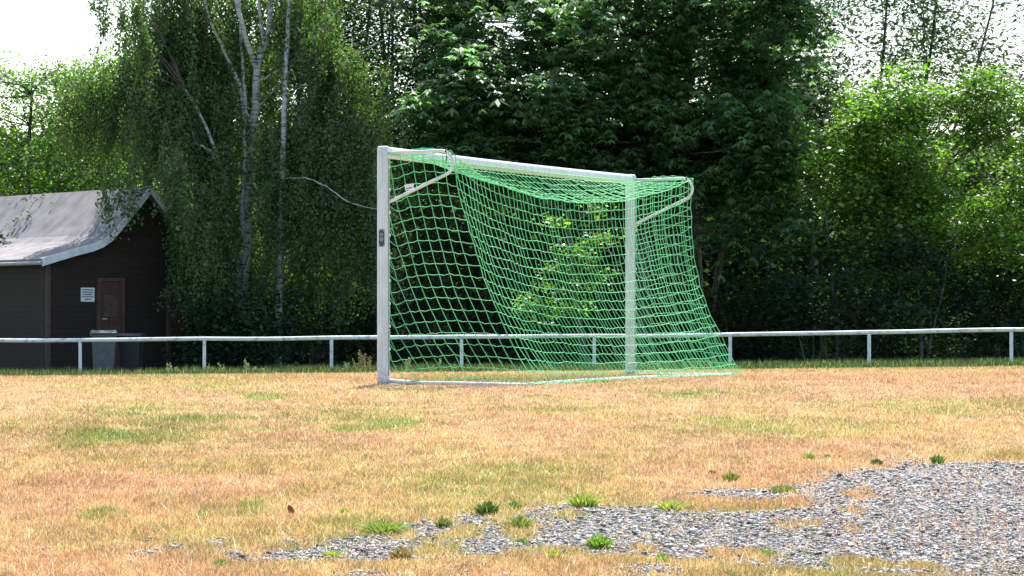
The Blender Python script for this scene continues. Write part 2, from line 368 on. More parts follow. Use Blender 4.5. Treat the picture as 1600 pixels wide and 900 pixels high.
for a, bb, z0, z1 in ((td0 - .09, td0, dz0, dz1 + .09), (td1, td1 + .09, dz0, dz1 + .09), (td0, td1, dz1 + .002, dz1 + .09)):
    b_.box(hp((a + bb) / 2, .32, (z0 + z1) / 2), (bb - a, .12, z1 - z0), axh)
b_.build('door_frame', M_TRIM, dr)
for z in (.35, 1.15):
    hbox('door_panel', td0 + .12, td1 - .12, z - .28, z + .3, .293, .012, M_TRIM, dr)
b_ = MB(); hc = hp(td1 - .07, .25, .83); b_.tube([hc, hc - np.append(gdir, 0) * .11], .014, 8); b_.tube([hc + np.append(rdir, 0) * .06, hc], .012, 8); b_.build('door_handle', M_BAR, dr)
t1_ = tpx(262); hbox('door_post', t1_ - .06, t1_ + .06, GZ0, 1.75, .30, .09, M_TRIM, hut)
t2_ = tpx(300); hbox('shutter', t2_ + .02, t1_ - .07, .35, 1.65, .33, .05, M_DOOR, hut)
for t_ in (-2.80, 2.80): hbox('corner_board', t_ - .06, t_ + .06, GZ0, 2.2, .335, .05, M_TRIM, hut)
b_ = MB(); b_.tube([hp(3.17, -.02, 2.25), hp(3.17, L + .6, 2.25)], .05, 10); b_.build('gutter', M_SEAMG, hut)
# notice with rows of small print, fixed to the wall left of the door
ts0, ts1 = tpx(147), tpx(126); sz0 = EYE + (HZ - 471) / F * 90.6; sz1 = EYE + (HZ - 449) / F * 90.6
nt_ = empty('notice_sign', tuple(hp((ts0 + ts1) / 2, .33, sz0) + np.array([AP[0], AP[1], GZ0])), 'small white notice with lines of text on the dark hut wall', 'sign')
o_ = hp((ts0 + ts1) / 2, .33, sz0)
b_ = MB(); b_.box(hp((ts0 + ts1) / 2, .33, (sz0 + sz1) / 2) - o_, (ts1 - ts0, .02, sz1 - sz0), axh); b_.build('panel', M_WHITE, nt_)
W_ = ts1 - ts0
for i, (fr, hh, ln) in enumerate([(.84, .030, .78), (.68, .030, .84), (.52, .030, .7), (.36, .030, .82), (.17, .035, .45)]):
    x_ = -ln / 2; b_ = MB()
    while x_ < ln / 2 - .04:
        w_ = float(rng.uniform(.05, .13)); w_ = min(w_, ln / 2 - x_)
        b_.box(hp((ts0 + ts1) / 2 - (x_ + w_ / 2) * W_, .317, sz0 + fr * (sz1 - sz0)) - o_, (w_ * W_, .004, hh), axh); x_ += w_ + .03
    b_.build('text_line', M_INK, nt_)

# ------------------------------------------------------------------ wheelie bin
M_BIN = noisy('grey_green_bin_plastic', (.075, .10, .10), (.105, .13, .13), 9, .5, 4, 0, spec=.5)
M_LID = noisy('green_lid_plastic', (.03, .06, .05), (.05, .085, .07), 9, .45, 4, 0, spec=.5)
bc = at(162, 500, 87.2); bz = float(ground(bc[0], 87.2))
def make_bin(loc, rz, label, mb, ml, s=1.0):
    t = empty('wheelie_bin', loc, label, 'bin', rz=rz)
    prof_ = [(-.24, -.25, .24, .27, .10), (-.29, -.34, .29, .34, 1.0)]
    V = []
    for x0, y0, x1, y1, z in prof_: V += [(x0, y0, z), (x1, y0, z), (x1, y1, z), (x0, y1, z)]
    b1 = MB(); b1.add(V, [(0, 3, 2, 1), (0, 1, 5, 4), (1, 2, 6, 5), (2, 3, 7, 6), (3, 0, 4, 7), (4, 5, 6, 7)])
    b1.box((0, 0, .985), (.66, .74, .05)); b1.build('body', mb, t, bevel=.02)
    V = [(-.34, -.40, 1.012), (.34, -.40, 1.012), (.34, .38, 1.012), (-.34, .38, 1.012), (-.34, -.40, 1.04), (.34, -.40, 1.04), (.30, -.2, 1.10), (.30, .3, 1.11), (.34, .38, 1.04), (-.30, -.2, 1.10), (-.30, .3, 1.11), (-.34, .38, 1.04)]
    b2 = MB(); b2.add(V, [(3, 2, 1, 0), (0, 1, 5, 4), (4, 5, 6, 9), (9, 6, 7, 10), (10, 7, 8, 11), (11, 8, 2, 3), (1, 2, 8, 7, 6, 5), (0, 4, 9, 10, 11, 3)])
    b2.build('lid', ml, t, bevel=.012)
    b3 = MB(); b3.tube([(-.27, .44, 1.0), (.27, .44, 1.0)], .018); b3.box((-.22, .40, .99), (.03, .10, .05)); b3.box((.22, .40, .99), (.03, .10, .05)); b3.build('handle', mb, t)
    for sx in (-1, 1):
        b4 = MB(); b4.tube([(sx * .22, .27, .10), (sx * .275, .27, .10)], .10, 20); b4.build('wheel', M_BLACK, t)
    t.scale = (s, s, s); return t
make_bin((bc[0], 87.2, bz), R(8), 'grey green wheelie bin with lid in front of the hut door', M_BIN, M_LID)
M_BIN2 = noisy('dark_bin_plastic', (.012, .014, .015), (.022, .025, .026), 9, .5, 4, 0, spec=.5)
make_bin((bc[0] + .62, 87.8, bz), R(-6), 'darker smaller bin just right of the grey green one', M_BIN2, M_BIN2, .93)

# ------------------------------------------------------------------ rail fence
fe = empty('rail_fence', (0, 82, float(ground(0, 82))), 'long low white tubular rail fence behind the goal and along the trees', 'fence')
FO = np.array(fe.location)
FP = []
for i in range(-3, 10):
    x = -10.43 + 3.083 * i; y = 85.5 - .917 * i
    FP.append((x, y, float(ground(x, y))))
rh = {}
def railz(x): return float(np.interp(x, [-20, -10.43, -7.3, -4.2, -1.2, 1.85, 5.0, 8.07, 9.8, 18], [.27, .305, .338, .36, .395, .405, .44, .50, .54, .6]))
for x, y, z in FP:
    if z > railz(x) - .4: z = railz(x) - .9
    b_ = MB(); tl = float(rng.normal(0, .008))
    b_.tube([(x + tl, y, z - .25), (x, y, railz(x) - .04)], .040, 12); ob = b_.build('post', M_FENCE, fe, smooth=False)
    ob.data.transform(__import__('mathutils').Matrix.Translation(-fe.location))
pts = []
for i in range(len(FP) - 1):
    for t in np.linspace(0, 1, 7)[:-1]:
        x = FP[i][0] * (1 - t) + FP[i + 1][0] * t; y = FP[i][1] * (1 - t) + FP[i + 1][1] * t
        pts.append((x, y, railz(x) + .006 * math.sin(x * 1.3) - .008 * math.sin(t * math.pi)))
b_ = MB(); b_.tube(np.array(pts) - FO, .047, 12); b_.build('rail', M_FENCE, fe, smooth=True)

# ------------------------------------------------------------------ goal
GL = np.array([-1.358, 37.4, 0.0]); U = np.array([.3822, .9241, 0]); N = np.array([.9241, -.3822, 0]); LEN = 7.43
goal = empty('football_goal', tuple(GL), 'full size white football goal with green net on the dry pitch', 'goal')
def P(s, d, z): return U * s + N * d + np.array([0, 0, z])     # goal-local
def postmesh(s):
    b_ = MB(); zt = 2.50; gz = float(ground(*(GL + P(s, 0, 0))[:2]))
    th_ = np.arange(24) * 2 * math.pi / 24
    def ring(z, k=1.0):
        c = np.cos(th_); s_ = np.sin(th_)
        # rounded rectangle section, 12 cm deep by 10 cm wide with a lip groove at the back
        rx = .054 * np.sign(c) * abs(c) ** .55 * k; ry = .060 * np.sign(s_) * abs(s_) ** .55 * k
        return np.array([P(s, 0, z) + U * a + N * bb for a, bb in zip(rx, ry)])
    zs = [(gz - .15, 1), (zt - .025, 1), (zt - .008, .93), (zt, .72)]
    V = np.concatenate([ring(*q) for q in zs]); n_ = 24
    Fc = [(i * n_ + j, i * n_ + (j + 1) % n_, (i + 1) * n_ + (j + 1) % n_, (i + 1) * n_ + j) for i in range(len(zs) - 1) for j in range(n_)]
    Fc += [tuple(3 * n_ + j for j in range(n_))]
    b_.add(V, Fc); o = b_.build('post', M_PAINT, goal, smooth=True)
    em = o.modifiers.new('edge', 'EDGE_SPLIT'); em.split_angle = R(35)
    return o
pl = postmesh(0); pr = postmesh(LEN)
b_ = MB(); sec = [(.052 * np.sign(math.cos(a)) * abs(math.cos(a)) ** .6, .06 * np.sign(math.sin(a)) * abs(math.sin(a)) ** .6) for a in np.arange(24) * 2 * math.pi / 24]
V = []
ss = np.linspace(.056, LEN - .056, 9)
for s in ss:
    zc = 2.437 - .012 * math.sin(math.pi * s / LEN)
    V += [P(s, a, zc + c_) for a, c_ in sec]
n_ = 24; b_.add(V, [(i * n_ + j, i * n_ + (j + 1) % n_, (i + 1) * n_ + (j + 1) % n_, (i + 1) * n_ + j) for i in range(len(ss) - 1) for j in range(n_)] + [tuple(range(n_)), tuple((len(ss) - 1) * n_ + j for j in range(n_))])
cb = b_.build('crossbar', M_PAINT, goal, smooth=True); em = cb.modifiers.new('edge', 'EDGE_SPLIT'); em.split_angle = R(35)
M_GROOVE_SHADE = noisy('shadow_groove', (.22, .24, .24), (.34, .36, .36), 30, .6)
for s, o in ((0, pl), (LEN, pr)):       # flat grey strip painted as the groove's shadow, with net clips, rear face
    b_ = MB(); b_.box(P(s, .0625, 1.22), (.016, .006, 2.3), [U, N, (0, 0, 1)]); b_.build('groove', M_GROOVE_SHADE, o)
    for z in np.arange(.12, 2.4, .24):
        c_ = MB(); c_.box(P(s, .072, z), (.022, .016, .03), [U, N, (0, 0, 1)]); c_.build('net_clip', M_BAR, o)
# curved net supports
def arm(s, tip, zd, dy):
    Rr = .13; cx, cz = tip - Rr, 2.438 - Rr; qx, qz = .065, zd
    off = math.acos(Rr / math.hypot(qx - cx, qz - cz)); a_end = math.degrees(math.atan2(qz - cz, qx - cx) + off)
    pts = [P(s, .06, 2.43), P(s, .25, 2.433), P(s, cx - .08, 2.438)]
    for a in np.linspace(90, a_end, 12):
        pts.append(P(s, cx + Rr * math.cos(R(a)), cz + Rr * math.sin(R(a))))
    lx, lz = cx + Rr * math.cos(R(a_end)), cz + Rr * math.sin(R(a_end))
    pts += [P(s, lx + (qx - lx) * q, lz + (qz - lz) * q) for q in (.1, .5, .9, 1)]
    b_ = MB(); b_.tube(pts, .0175, 10, up=tuple(U)); b_.build('net_support', M_BAR, goal, smooth=True); return pts
a1 = arm(0, .80, 1.91, 0); a2 = arm(LEN, .82, 1.88, 0)
# label plate on the left post, facing the camera side; sticker on the left support arm
vd = np.array([-.035, -1, 0]); vd = vd / np.linalg.norm(vd)
sideN = -U
b_ = MB(); zc = EYE + (HZ - 372) / F * 37.4
b_.box(P(-.0575, .005, zc), (.062, .006, .18), [N, sideN, (0, 0, 1)]); plate = b_.build('label_plate', M_DARKPLATE, goal)
for k_, (dz, w_) in enumerate([(.052, .036), (.037, .044), (.022, .03), (.0, .046), (-.014, .046), (-.030, .04)]):
    b_ = MB(); b_.box(P(-.0613, .006, zc + dz), (w_, .002, .006), [N, sideN, (0, 0, 1)]); b_.build('text_line', M_GREYINK, plate)
for sx in (-.022, .022):
    for zz in (.078, -.078):
        b_ = MB(); b_.box(P(-.0613, .005 + sx, zc + zz), (.009, .002, .009), [N, sideN, (0, 0, 1)]); b_.build('screw', M_BAR, plate)

stc = P(-.024, .31, 2.065)
b_ = MB(); b_.box(stc, (.105, .006, .062), [N * .95 + np.array([0, 0, .12]), sideN, (-.12 * N[0], -.12 * N[1], .99)]); st = b_.build('sticker', M_WHITE, goal)
b_ = MB(); x_ = -.036
for w_ in (.012, .006, .010, .008, .012, .007):
    b_.box(stc + N * (x_ + w_ / 2) - U * .004 + np.array([0, 0, -.012 + .12 * x_]), (w_, .002, .012), [N, sideN, (0, 0, 1)]); x_ += w_ + .003
b_.build('sticker_print', M_INK, st)
# ground frame
def gz_(s, d): return float(ground(*(GL + P(s, d, 0))[:2]))
b_ = MB()
FD = 1.62
pp = [P(0, .06, gz_(0, 0) + .035)] + [P(0, d, gz_(0, d) + .012) for d in (.4, .8, 1.2, FD - .12)] + [P(.05, FD - .03, gz_(0, FD) + .012)] + [P(s, FD - .25 * s / LEN, gz_(s, FD) + .010) for s in np.linspace(.15, LEN - .15, 10)] + [P(LEN - .05, FD - .28, gz_(LEN, FD) + .0)] + [P(LEN, d, gz_(LEN, d) + .0) for d in (FD - .37, .8, .06)]
b_.tube(pp, .024, 10); b_.build('ground_frame', M_BAR, goal, smooth=True)
# --- net
Zk = np.array([-.05, .12, .39, .82, 1.07, 1.34, 1.6, 1.95, 2.3, 2.45])
DL = np.array([1.80, 1.66, 1.48, 1.26, 1.15, 1.06, .98, .88, .81, .79])
Zr = np.array([-.05, .10, .25, .48, .76, 1.1, 1.47, 1.9, 2.1, 2.3, 2.45])
DR = np.array([1.52, 1.40, 1.31, 1.20, 1.07, .94, .85, .80, .79, .80, .82])
def dedge(t, z): return (1 - t) * np.interp(z, Zk, DL) + t * np.interp(z, Zr, DR)
NR = 21; NC = 61
rows = np.linspace(2.44, .02, NR)
def back(s, zn):
    t = s / LEN
    sagp = (4 * t * (1 - t)) ** .8 * (1 - .25 * (t - .42))
    f_ = max(zn, 0) / 2.44
    z = zn - .42 * sagp * f_ ** .8
    d = float(dedge(t, zn)) - .10 * sagp * f_ * (1 - .3 * f_) + .10 * sagp * (1 - f_)
    d += .012 * math.sin(s * 2.1 + zn * 1.7) + .01 * math.sin(s * 5.3 - zn * 3)
    z += .006 * math.sin(s * 4.7 + zn * 2.2)
    g0 = gz_(s, d) + .015
    return P(s, d, max(z, g0))
net = MB(); NRAD = .0039
def strand(pts, sag=0.0, r=NRAD):
    pts = np.array(pts)
    if sag:
        q = [pts[0]]
        for a, c_ in zip(pts[:-1], pts[1:]):
            q += [(a + c_) / 2 + np.array([0, 0, -sag * float(rng.uniform(.3, 1.2))]), c_]
        pts = np.array(q)
    net.tube(pts, r, 4, cap=False)
B = [[back(LEN * j / NC, zn) + rng.normal(0, .005, 3) for j in range(NC + 1)] for zn in rows]
for i in range(NR): strand(B[i], .010, NRAD * (1.25 if i == 0 else 1))
for j in range(NC + 1): strand([B[i][j] for i in range(NR)], 0, NRAD * (1.2 if j in (0, NC) else 1))
# roof sheet hanging between crossbar and the upper rear line
NRF = 7
Rf = []
for i in range(NRF + 1):
    q = i / NRF; line = []
    for j in range(NC + 1):
        s = LEN * j / NC; a = P(s, .062, 2.415 - .012 * math.sin(math.pi * s / LEN)); c_ = B[0][j]
        w = a * (1 - q) + c_ * q; t = s / LEN
        w[2] -= .10 * math.sin(math.pi * q) * (.35 + .65 * math.sin(math.pi * t)) * (.6 if i else 1)
        line.append(w + (rng.normal(0, .004, 3) if 0 < i < NRF else 0))
    Rf.append(line)
for i in range(NRF): strand(Rf[i], .006)
for j in range(NC + 1): strand([Rf[i][j] for i in range(NRF + 1)])
# side sheets
def side(s, t, edge):
    def pt(zn, kx):
        de = float(dedge(t, zn)); d = de - kx * .122
        return de, d
    for i, zn in enumerate(rows):
        de = float(dedge(t, zn)); ks = int((de - .07) / .122)
        line = [edge[i]]
        for k_ in range(1, ks + 1):
            line.append(sp_(s, de, de - k_ * .122, zn, i, k_))
        line.append(P(s, .075, max(zn + .03, .03)))
        strand(line, .014)
    kmax = int((dedge(t, 0.0) - .07) / .122)
    for k_ in range(1, kmax + 1):
        line = []
        for i, zn in enumerate(rows):
            de = float(dedge(t, zn)); d = de - k_ * .122
            if d < .075:
                continue
            line.append(sp_(s, de, d, zn, i, k_))
        if len(line) > 1:
            if len(line) < NR: line = [P(s, .075, min(2.4, line[0][2] + .10))] + line
            strand(line, 0)
_c = {}
def sp_(s, de, d, zn, i, k_):
    key = (round(s, 3), i, k_)
    if key not in _c:
        q = (de - d) / max(de - .07, .1)
        z = zn + .035 * math.sin(math.pi * min(q * 1.1, 1)) - .045 * math.exp(-((d - .12) / .09) ** 2)
        bulge = .05 * math.sin(math.pi * q) * math.sin(zn * 1.3 + 1)
        _c[key] = P(s + (bulge if s > 1 else -bulge), d, max(z, gz_(s, d) + .02)) + rng.normal(0, .004, 3)
    return _c[key]
side(0, 0.0, [B[i][0] for i in range(NR)])
side(LEN, 1.0, [B[i][NC] for i in range(NR)])
# loose skirt lying on the grass
strand([P(LEN * j / NC, float(dedge(j / NC, -.02)) + .05 + .03 * math.sin(j * .9), gz_(LEN * j / NC, 1.7) + .02 + .006 * math.sin(j * 1.7)) for j in range(NC - 1)])
netob = net.build('net', M_NET, goal)
# black ties at the tips
for s, tip in ((0, .72), (LEN, .74)):
    b_ = MB(); b_.tube([P(s, tip, 2.435), P(s, tip + .012, 2.435)], .024, 10, up=tuple(U)); b_.tube([P(s, tip, 2.43), P(s, tip + .01, 2.37), P(s, tip, 2.31)], .006, 6); b_.build('tie', M_BLACK, goal)

# ------------------------------------------------------------------ foliage tools
def unit(v): return v / (np.linalg.norm(v, axis=-1, keepdims=True) + 1e-9)
def leaf_quads(C, D, Nn, L_, W_, fold=0.0):
    """diamond leaves: start C, direction D, width direction = D x N"""
    S = unit(np.cross(D, Nn)); L_ = np.asarray(L_)[:, None]; W_ = np.asarray(W_)[:, None]
    v0 = C; v1 = C + D * L_ * .45 + S * W_ * .5; v2 = C + D * L_; v3 = C + D * L_ * .45 - S * W_ * .5
    V = np.stack([v0, v1, v2, v3], 1).reshape(-1, 3)
    k = np.arange(len(C)) * 4
    return V, np.stack([k, k + 1, k + 2, k + 3], 1)
def rdir_(n_, up=0.0, hz=1.0):
    a = rng.uniform(0, 2 * math.pi, n_)
    v = np.stack([np.cos(a) * hz, np.sin(a) * hz, np.full(n_, up) + rng.normal(0, .35, n_)], 1); return unit(v)
def tints(n_, base, var=.25, hue=.1, per=4):
    b = np.array(base)[None, :] * np.exp(rng.normal(0, var, (n_, 1)))
    b = b * (1 + rng.normal(0, hue, (n_, 3)) * np.array([1, .4, .6]))
    return np.repeat(np.clip(b, .004, .95), per, 0)
def sprays(lobes, spacing):
    """spray centres spread in ellipsoid lobes, denser to their shells"""
    out = []
    for cx, cy, cz, rx, ry, rz in lobes:
        vol = 4.19 * rx * ry * rz; n_ = max(3, int(vol / spacing ** 3))
        v = unit(rng.normal(0, 1, (n_, 3))); r = rng.uniform(.12, 1, n_) ** .42
        out.append(np.array([cx, cy, cz]) + v * r[:, None] * np.array([rx, ry, rz]))
    return np.concatenate(out)
def plain_leaves(centres, per, rad, flat, ln, wd, base, droop=.25, var=.3):
    C = np.repeat(centres, per, 0); n_ = len(C)
    C = C + rng.normal(0, 1, (n_, 3)) * np.array([rad, rad, rad * flat])
    D = rdir_(n_, -droop); Nn = unit(rng.normal(0, .55, (n_, 3)) + np.array([0, -.1, 1]))
    L_ = ln * np.exp(rng.normal(0, .25, n_)); V, Fc = leaf_quads(C, D, Nn, L_, L_ * wd)
    clump = np.repeat(np.exp(rng.normal(0, .32, len(centres))), per)
    return V, Fc, tints(n_, base, var) * np.repeat(clump, 4)[:, None]
def palmate_leaves(centres, per, rad, base, ln=.24):
    """chestnut: five to seven leaflets hanging like an open umbrella"""
    C = np.repeat(centres, per, 0); n_ = len(C)
    C = C + rng.normal(0, 1, (n_, 3)) * np.array([rad, rad, rad * .38])
    C[:, 2] -= 0.45 * np.hypot(C[:, 0] - np.repeat(centres[:, 0], per), C[:, 1] - np.repeat(centres[:, 1], per))
    a0 = rng.uniform(0, 6.28, n_); k = 6; size = ln * np.exp(rng.normal(0, .2, n_)); dr_ = rng.uniform(-1.0, -.25, n_)
    Vs = []; Cc = []
    tl = tints(n_, base, .25, per=1)
    for i in range(k):
        a = a0 + i * 6.28 / k * .92
        D = unit(np.stack([np.cos(a), np.sin(a), dr_ + rng.normal(0, .12, n_)], 1))
        Nn = unit(rng.normal(0, .15, (n_, 3)) + np.array([0, 0, 1]))
        L_ = size * (1 - .25 * abs(i - 2.5) / 2.5)
        V, Fc = leaf_quads(C, D, Nn, L_, L_ * .36); Vs.append(V); Cc.append(np.repeat(tl, 4, 0))
    V = np.concatenate(Vs); kk = np.arange(len(V) // 4) * 4
    clump = np.repeat(np.exp(rng.normal(0, .36, len(centres))), per)
    Cc = np.concatenate(Cc) * np.tile(np.repeat(clump, 4), k)[:, None]
    return V, np.stack([kk, kk + 1, kk + 2, kk + 3], 1), Cc
def limb(mb, p0, p1, r0, r1, bend=.12, n_=7, sides=6, arch=0):
    p0 = np.array(p0, float); p1 = np.array(p1, float); Ln = np.linalg.norm(p1 - p0)
    o1 = rng.normal(0, bend * Ln * .5, 3); o2 = rng.normal(0, bend * Ln * .25, 3)
    t = np.linspace(0, 1, n_)[:, None]
    pts = p0 * (1 - t) + p1 * t + o1 * np.sin(t * math.pi) + o2 * np.sin(t * 2 * math.pi); pts[:, 2] += arch * np.sin(t[:, 0] * math.pi)
    mb.tube(pts, r0 + (r1 - r0) * t[:, 0] ** .8, sides, cap=False); return pts
def tree_root(name, label, cat, X, Y, group):
    z = float(ground(X, Y)); return empty(name, (X, Y, z), label, cat, group), np.array([X, Y, z])
def tree(name, label, X, Y, stems, lobes, leaf, dens, bark_m, base, group, cat='tree', palm=False, leafm=None, twigs=1, per=60, rad=.33, ln=.1, wd=.62, flat=.5, tr=.14):
    """lobes in world coordinates; stems = list of (base offset xy, top world point, radius)"""
    root, o = tree_root(name, label, cat, X, Y, group)
    mb = MB(); lob = [np.array(q, float) for q in lobes]
    allp = []
    for (bx, by), top, r in stems:
        z0 = float(ground(X + bx, Y + by))
        pts = limb(mb, np.array([X + bx, Y + by, z0 - .1]) - o, np.array(top) - o, r, r * .35, .04, 12, 9)
        mb.tube([pts[0] + np.array([0, 0, -.05]), pts[0] + np.array([0, 0, .18])], [r * 1.5, r * 1.02], 9, cap=False)
        allp.append((pts, r))
    for q in lob:
        c = q[:3] - o
        best = None
        for pts, r in allp:
            for i, p_ in enumerate(pts[2:]):
                dz = c[2] - p_[2]; d = np.linalg.norm(c - p_)
                if dz > .2 and (best is None or d < best[0]): best = (d, p_, r * (1 - .6 * i / len(pts)))
        if best is None: best = (0, allp[0][0][4], allp[0][1] * .6)
        r0 = min(best[2] * .5, .012 + .016 * q[3:].mean() * 1.3)
        pts = limb(mb, best[1], c, r0, r0 * .45, .12, 6, 6)
        for _ in range(int(twigs * 3)):
            e_ = c + unit(rng.normal(0, 1, 3)) * q[3:] * rng.uniform(.5, .95)
            limb(mb, pts[rng.integers(2, 6)], e_, r0 * .4, .006, .12, 5, 4)
    mb.build('trunk', bark_m, root, smooth=True)
    C = sprays(lobes, dens)
    if palm: V, Fc, tn = palmate_leaves(C, per, rad, base, ln)
    else: V, Fc, tn = plain_leaves(C, per, rad, flat, ln, wd, base)
    mesh_obj('crown', V - o, Fc, leafm or M_LEAF, root, col=tn)
    return root
def lobes_fill(cx, cy, cz, rx, ry, rz, n_, lr, squash=.7):
    v = unit(rng.normal(0, 1, (n_, 3))); r = rng.uniform(.3, 1, n_) ** .5
    c = np.array([cx, cy, cz]) + v * r[:, None] * np.array([rx, ry, rz])
    return [(*c[i], lr * rng.uniform(.7, 1.25), lr * rng.uniform(.7, 1.25), lr * squash * rng.uniform(.7, 1.2)) for i in range(n_)]

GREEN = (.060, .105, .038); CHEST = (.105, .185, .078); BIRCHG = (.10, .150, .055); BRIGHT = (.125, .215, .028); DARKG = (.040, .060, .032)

def boxc(px0, px1, py0, py1, Y, depth, n_, lr, sq=.7):
    a = at(px0, py0, Y); c = at(px1, py1, Y)
    q = np.stack([rng.uniform(a[0], c[0], n_), Y + rng.uniform(-depth, depth, n_), rng.uniform(c[2], a[2], n_)], 1)
    return [(*q[i], lr * rng.uniform(.7, 1.25), lr * rng.uniform(.7, 1.25), lr * sq * rng.uniform(.7, 1.2)) for i in range(n_)]

# ------------------------------------------------------------------ horse chestnut (centre)
lob = boxc(690, 1235, -70, 270, 97.5, 3.2, 150, .95, .75) + boxc(665, 800, 40, 250, 96, 1.4, 14, .8, .6) + boxc(690, 980, 225, 300, 95.5, 1.3, 14, .75, .5)
lob += boxc(1010, 1250, 230, 340, 95.5, 1.6, 18, .8, .55) + boxc(1100, 1320, 310, 400, 94.6, 1.0, 9, .65, .5) + boxc(1170, 1250, -60, 200, 96.5, 1.4, 12, .7, .6)
tree('horse_chestnut', 'huge dark green chestnut tree with drooping hand shaped leaves behind the goal', 3.6, 98, [((0, 0), (3.3, 98, 11.5), .34)], lob, None, .56, M_BARK, CHEST, None, palm=True, per=13, rad=.30, twigs=.5, ln=.26)

# ------------------------------------------------------------------ birches (left)
def birch(label, X, Y, stems, hang, main=(0,), seed_n=1.0, base=BIRCHG, sky_thin=1.0):
    """stems: list of polylines with radii; hang: boxes (cx,cy,ztop,rx,ry,length,n strands)"""
    root, o = tree_root('weeping_birch', label, 'tree', X, Y, 'birches beside the clubhouse')
    mb = MB(); nodes = []
    for pl_, r0, r1 in stems:
        pts = np.array([q - o for q in pl_]); k = len(pts)
        t = np.linspace(0, k - 1, k * 4); P_ = np.stack([np.interp(t, np.arange(k), pts[:, a]) for a in range(3)], 1)
        P_[1:-1] += rng.normal(0, .012, (len(P_) - 2, 3)); mb.tube(P_, np.linspace(r0, r1, len(P_)), 10, cap=False)
        nodes.append(P_)
    NN = np.concatenate(nodes); nodes_main = [nodes[i] for i in main]
    tw = MB(); LV = []
    for cx, cy, zt, rx, ry, ln_, ns in hang:
        c0 = np.array([cx, cy, zt]) - o
        low = NN[NN[:, 2] < c0[2] - .1]; low = low if len(low) else NN
        st = low[np.argmin(np.linalg.norm(low - c0 + np.array([0, 0, .8]), axis=1))]
        dist = np.linalg.norm(c0 - st)
        bp = limb(tw, st, c0, .010 + .005 * dist, .006, .10, 8, 6, arch=.12 * dist)
        for s in range(int(ns * seed_n)):
            off = np.array([rng.normal(0, rx * .55), rng.normal(0, ry * .55), rng.normal(0, .25)])
            p0 = c0 + off; l_ = ln_ * rng.uniform(.45, 1.25)
            if rx > .2 and p0[0] + o[0] < -9.15: l_ = min(l_, p0[2] + o[2] - 4.45 + rng.uniform(-.1, .3))   # twigs end above the roof
            if l_ < .3: continue
            blk = False
            for pl_ in nodes_main:
                for zz in (p0[2], p0[2] - l_ * .5):
                    tx = np.interp(zz, pl_[:, 2], pl_[:, 0]); ty = np.interp(zz, pl_[:, 2], pl_[:, 1])
                    if abs(p0[0] - tx) < .17 and p0[1] < ty + .1 and rng.uniform() < .74: blk = True
            if blk: continue
            sw = rng.normal(0, .17, 2)
            k = max(4, int(l_ / .3)); t = np.linspace(0, 1, k)
            line = p0 + np.stack([sw[0] * t ** 1.5 * l_ + .03 * np.sin(t * 9 + s), sw[1] * t * l_, -l_ * t], 1)
            if s % 3 == 0: tw.tube(line, .004, 3, cap=False)
            if s % 8 == 0: limb(tw, bp[rng.integers(3, 8)], p0, .008, .005, .1, 4, 4)
            nl = int(l_ * 72)
            tt = rng.uniform(0, 1, nl); q = np.stack([np.interp(tt, t, line[:, a]) for a in range(3)], 1) + rng.normal(0, 1, (nl, 3)) * (.04 + .07 * rng.uniform(0, 1, (nl, 1)))
            LV.append(q)
    C = np.concatenate(LV); n_ = len(C)
    D = unit(rng.normal(0, .65, (n_, 3)) + np.array([0, 0, -.8])); Nn = unit(rng.normal(0, 1, (n_, 3)) * np.array([1, 1, .3]))
    L_ = .078 * np.exp(rng.normal(0, .2, n_)); V, Fc = leaf_quads(C, D, Nn, L_, L_ * .72)
    mb.build('trunk', M_BIRCH, root, smooth=True); tw.build('twigs', M_TWIG, root)
    mesh_obj('crown', V, Fc, M_BIRCHLEAF, root, col=tints(n_, base, .25))
    return root
def A(px, py, Y): return at(px, py, Y)
gbz = float(ground(-7, 94))
Yb = 93.0
s1 = [([A(372, 592, Yb), A(376, 470, Yb), A(384, 400, Yb), A(388, 300, Yb), A(397, 200, Yb), A(402, 108, Yb)], .145, .105),
      ([A(402, 108, Yb), A(418, 50, Yb), A(426, -10, Yb), A(430, -120, Yb)], .095, .045),
      ([A(402, 108, Yb), A(384, 60, Yb - .3), A(370, 10, Yb - .5), A(355, -110, Yb - .6)], .085, .04),
      ([A(411, 62, Yb), A(406, 30, Yb), A(403, -30, Yb)], .05, .03),
      ([A(380, 440, Yb), A(378, 330, Yb - .2), A(382, 240, Yb - .2), A(384, 160, Yb - .1), A(376, 60, Yb), A(372, -60, Yb)], .075, .03),
      ([A(376, 470, Yb), A(362, 350, Yb - .4), A(350, 270, Yb - .6), A(318, 190, Yb - .8), A(290, 140, Yb - 1)], .08, .03),
      ([A(352, 275, Yb - .6), A(335, 240, Yb - .8), A(305, 222, Yb - 1.2)], .045, .02),
      ([A(382, 200, Yb - .1), A(374, 130, Yb - .1), A(352, 85, Yb), A(330, 40, Yb - .2), A(312, -30, Yb - .4)], .06, .03),
      ([A(394, 303, Yb - .3), A(420, 284, Yb - .5), A(446, 278, Yb - 1.2), A(480, 279, Yb - 1.9), A(510, 291, Yb - 2.3), A(545, 317, Yb - 2.4), A(590, 327, Yb - 2.2)], .030, .010),
      ([A(392, 208, Yb), A(420, 245, Yb - .4), A(440, 258, Yb - .5), A(462, 275, Yb - .6)], .026, .012),
      ([A(385, 185, Yb), A(430, 140, Yb), A(480, 118, Yb - .3), A(545, 90, Yb - .5), A(600, 62, Yb - .7)], .03, .012),
      ([A(400, 130, Yb), A(440, 107, Yb - .5), A(470, 115, Yb - .8), A(500, 150, Yb - 1)], .03, .012)]
hang = []
def H(px, py, Y, rx, ry, ln_, ns): q = at(px, py, Y); hang.append((q[0], q[1], q[2], rx, ry, ln_, ns))
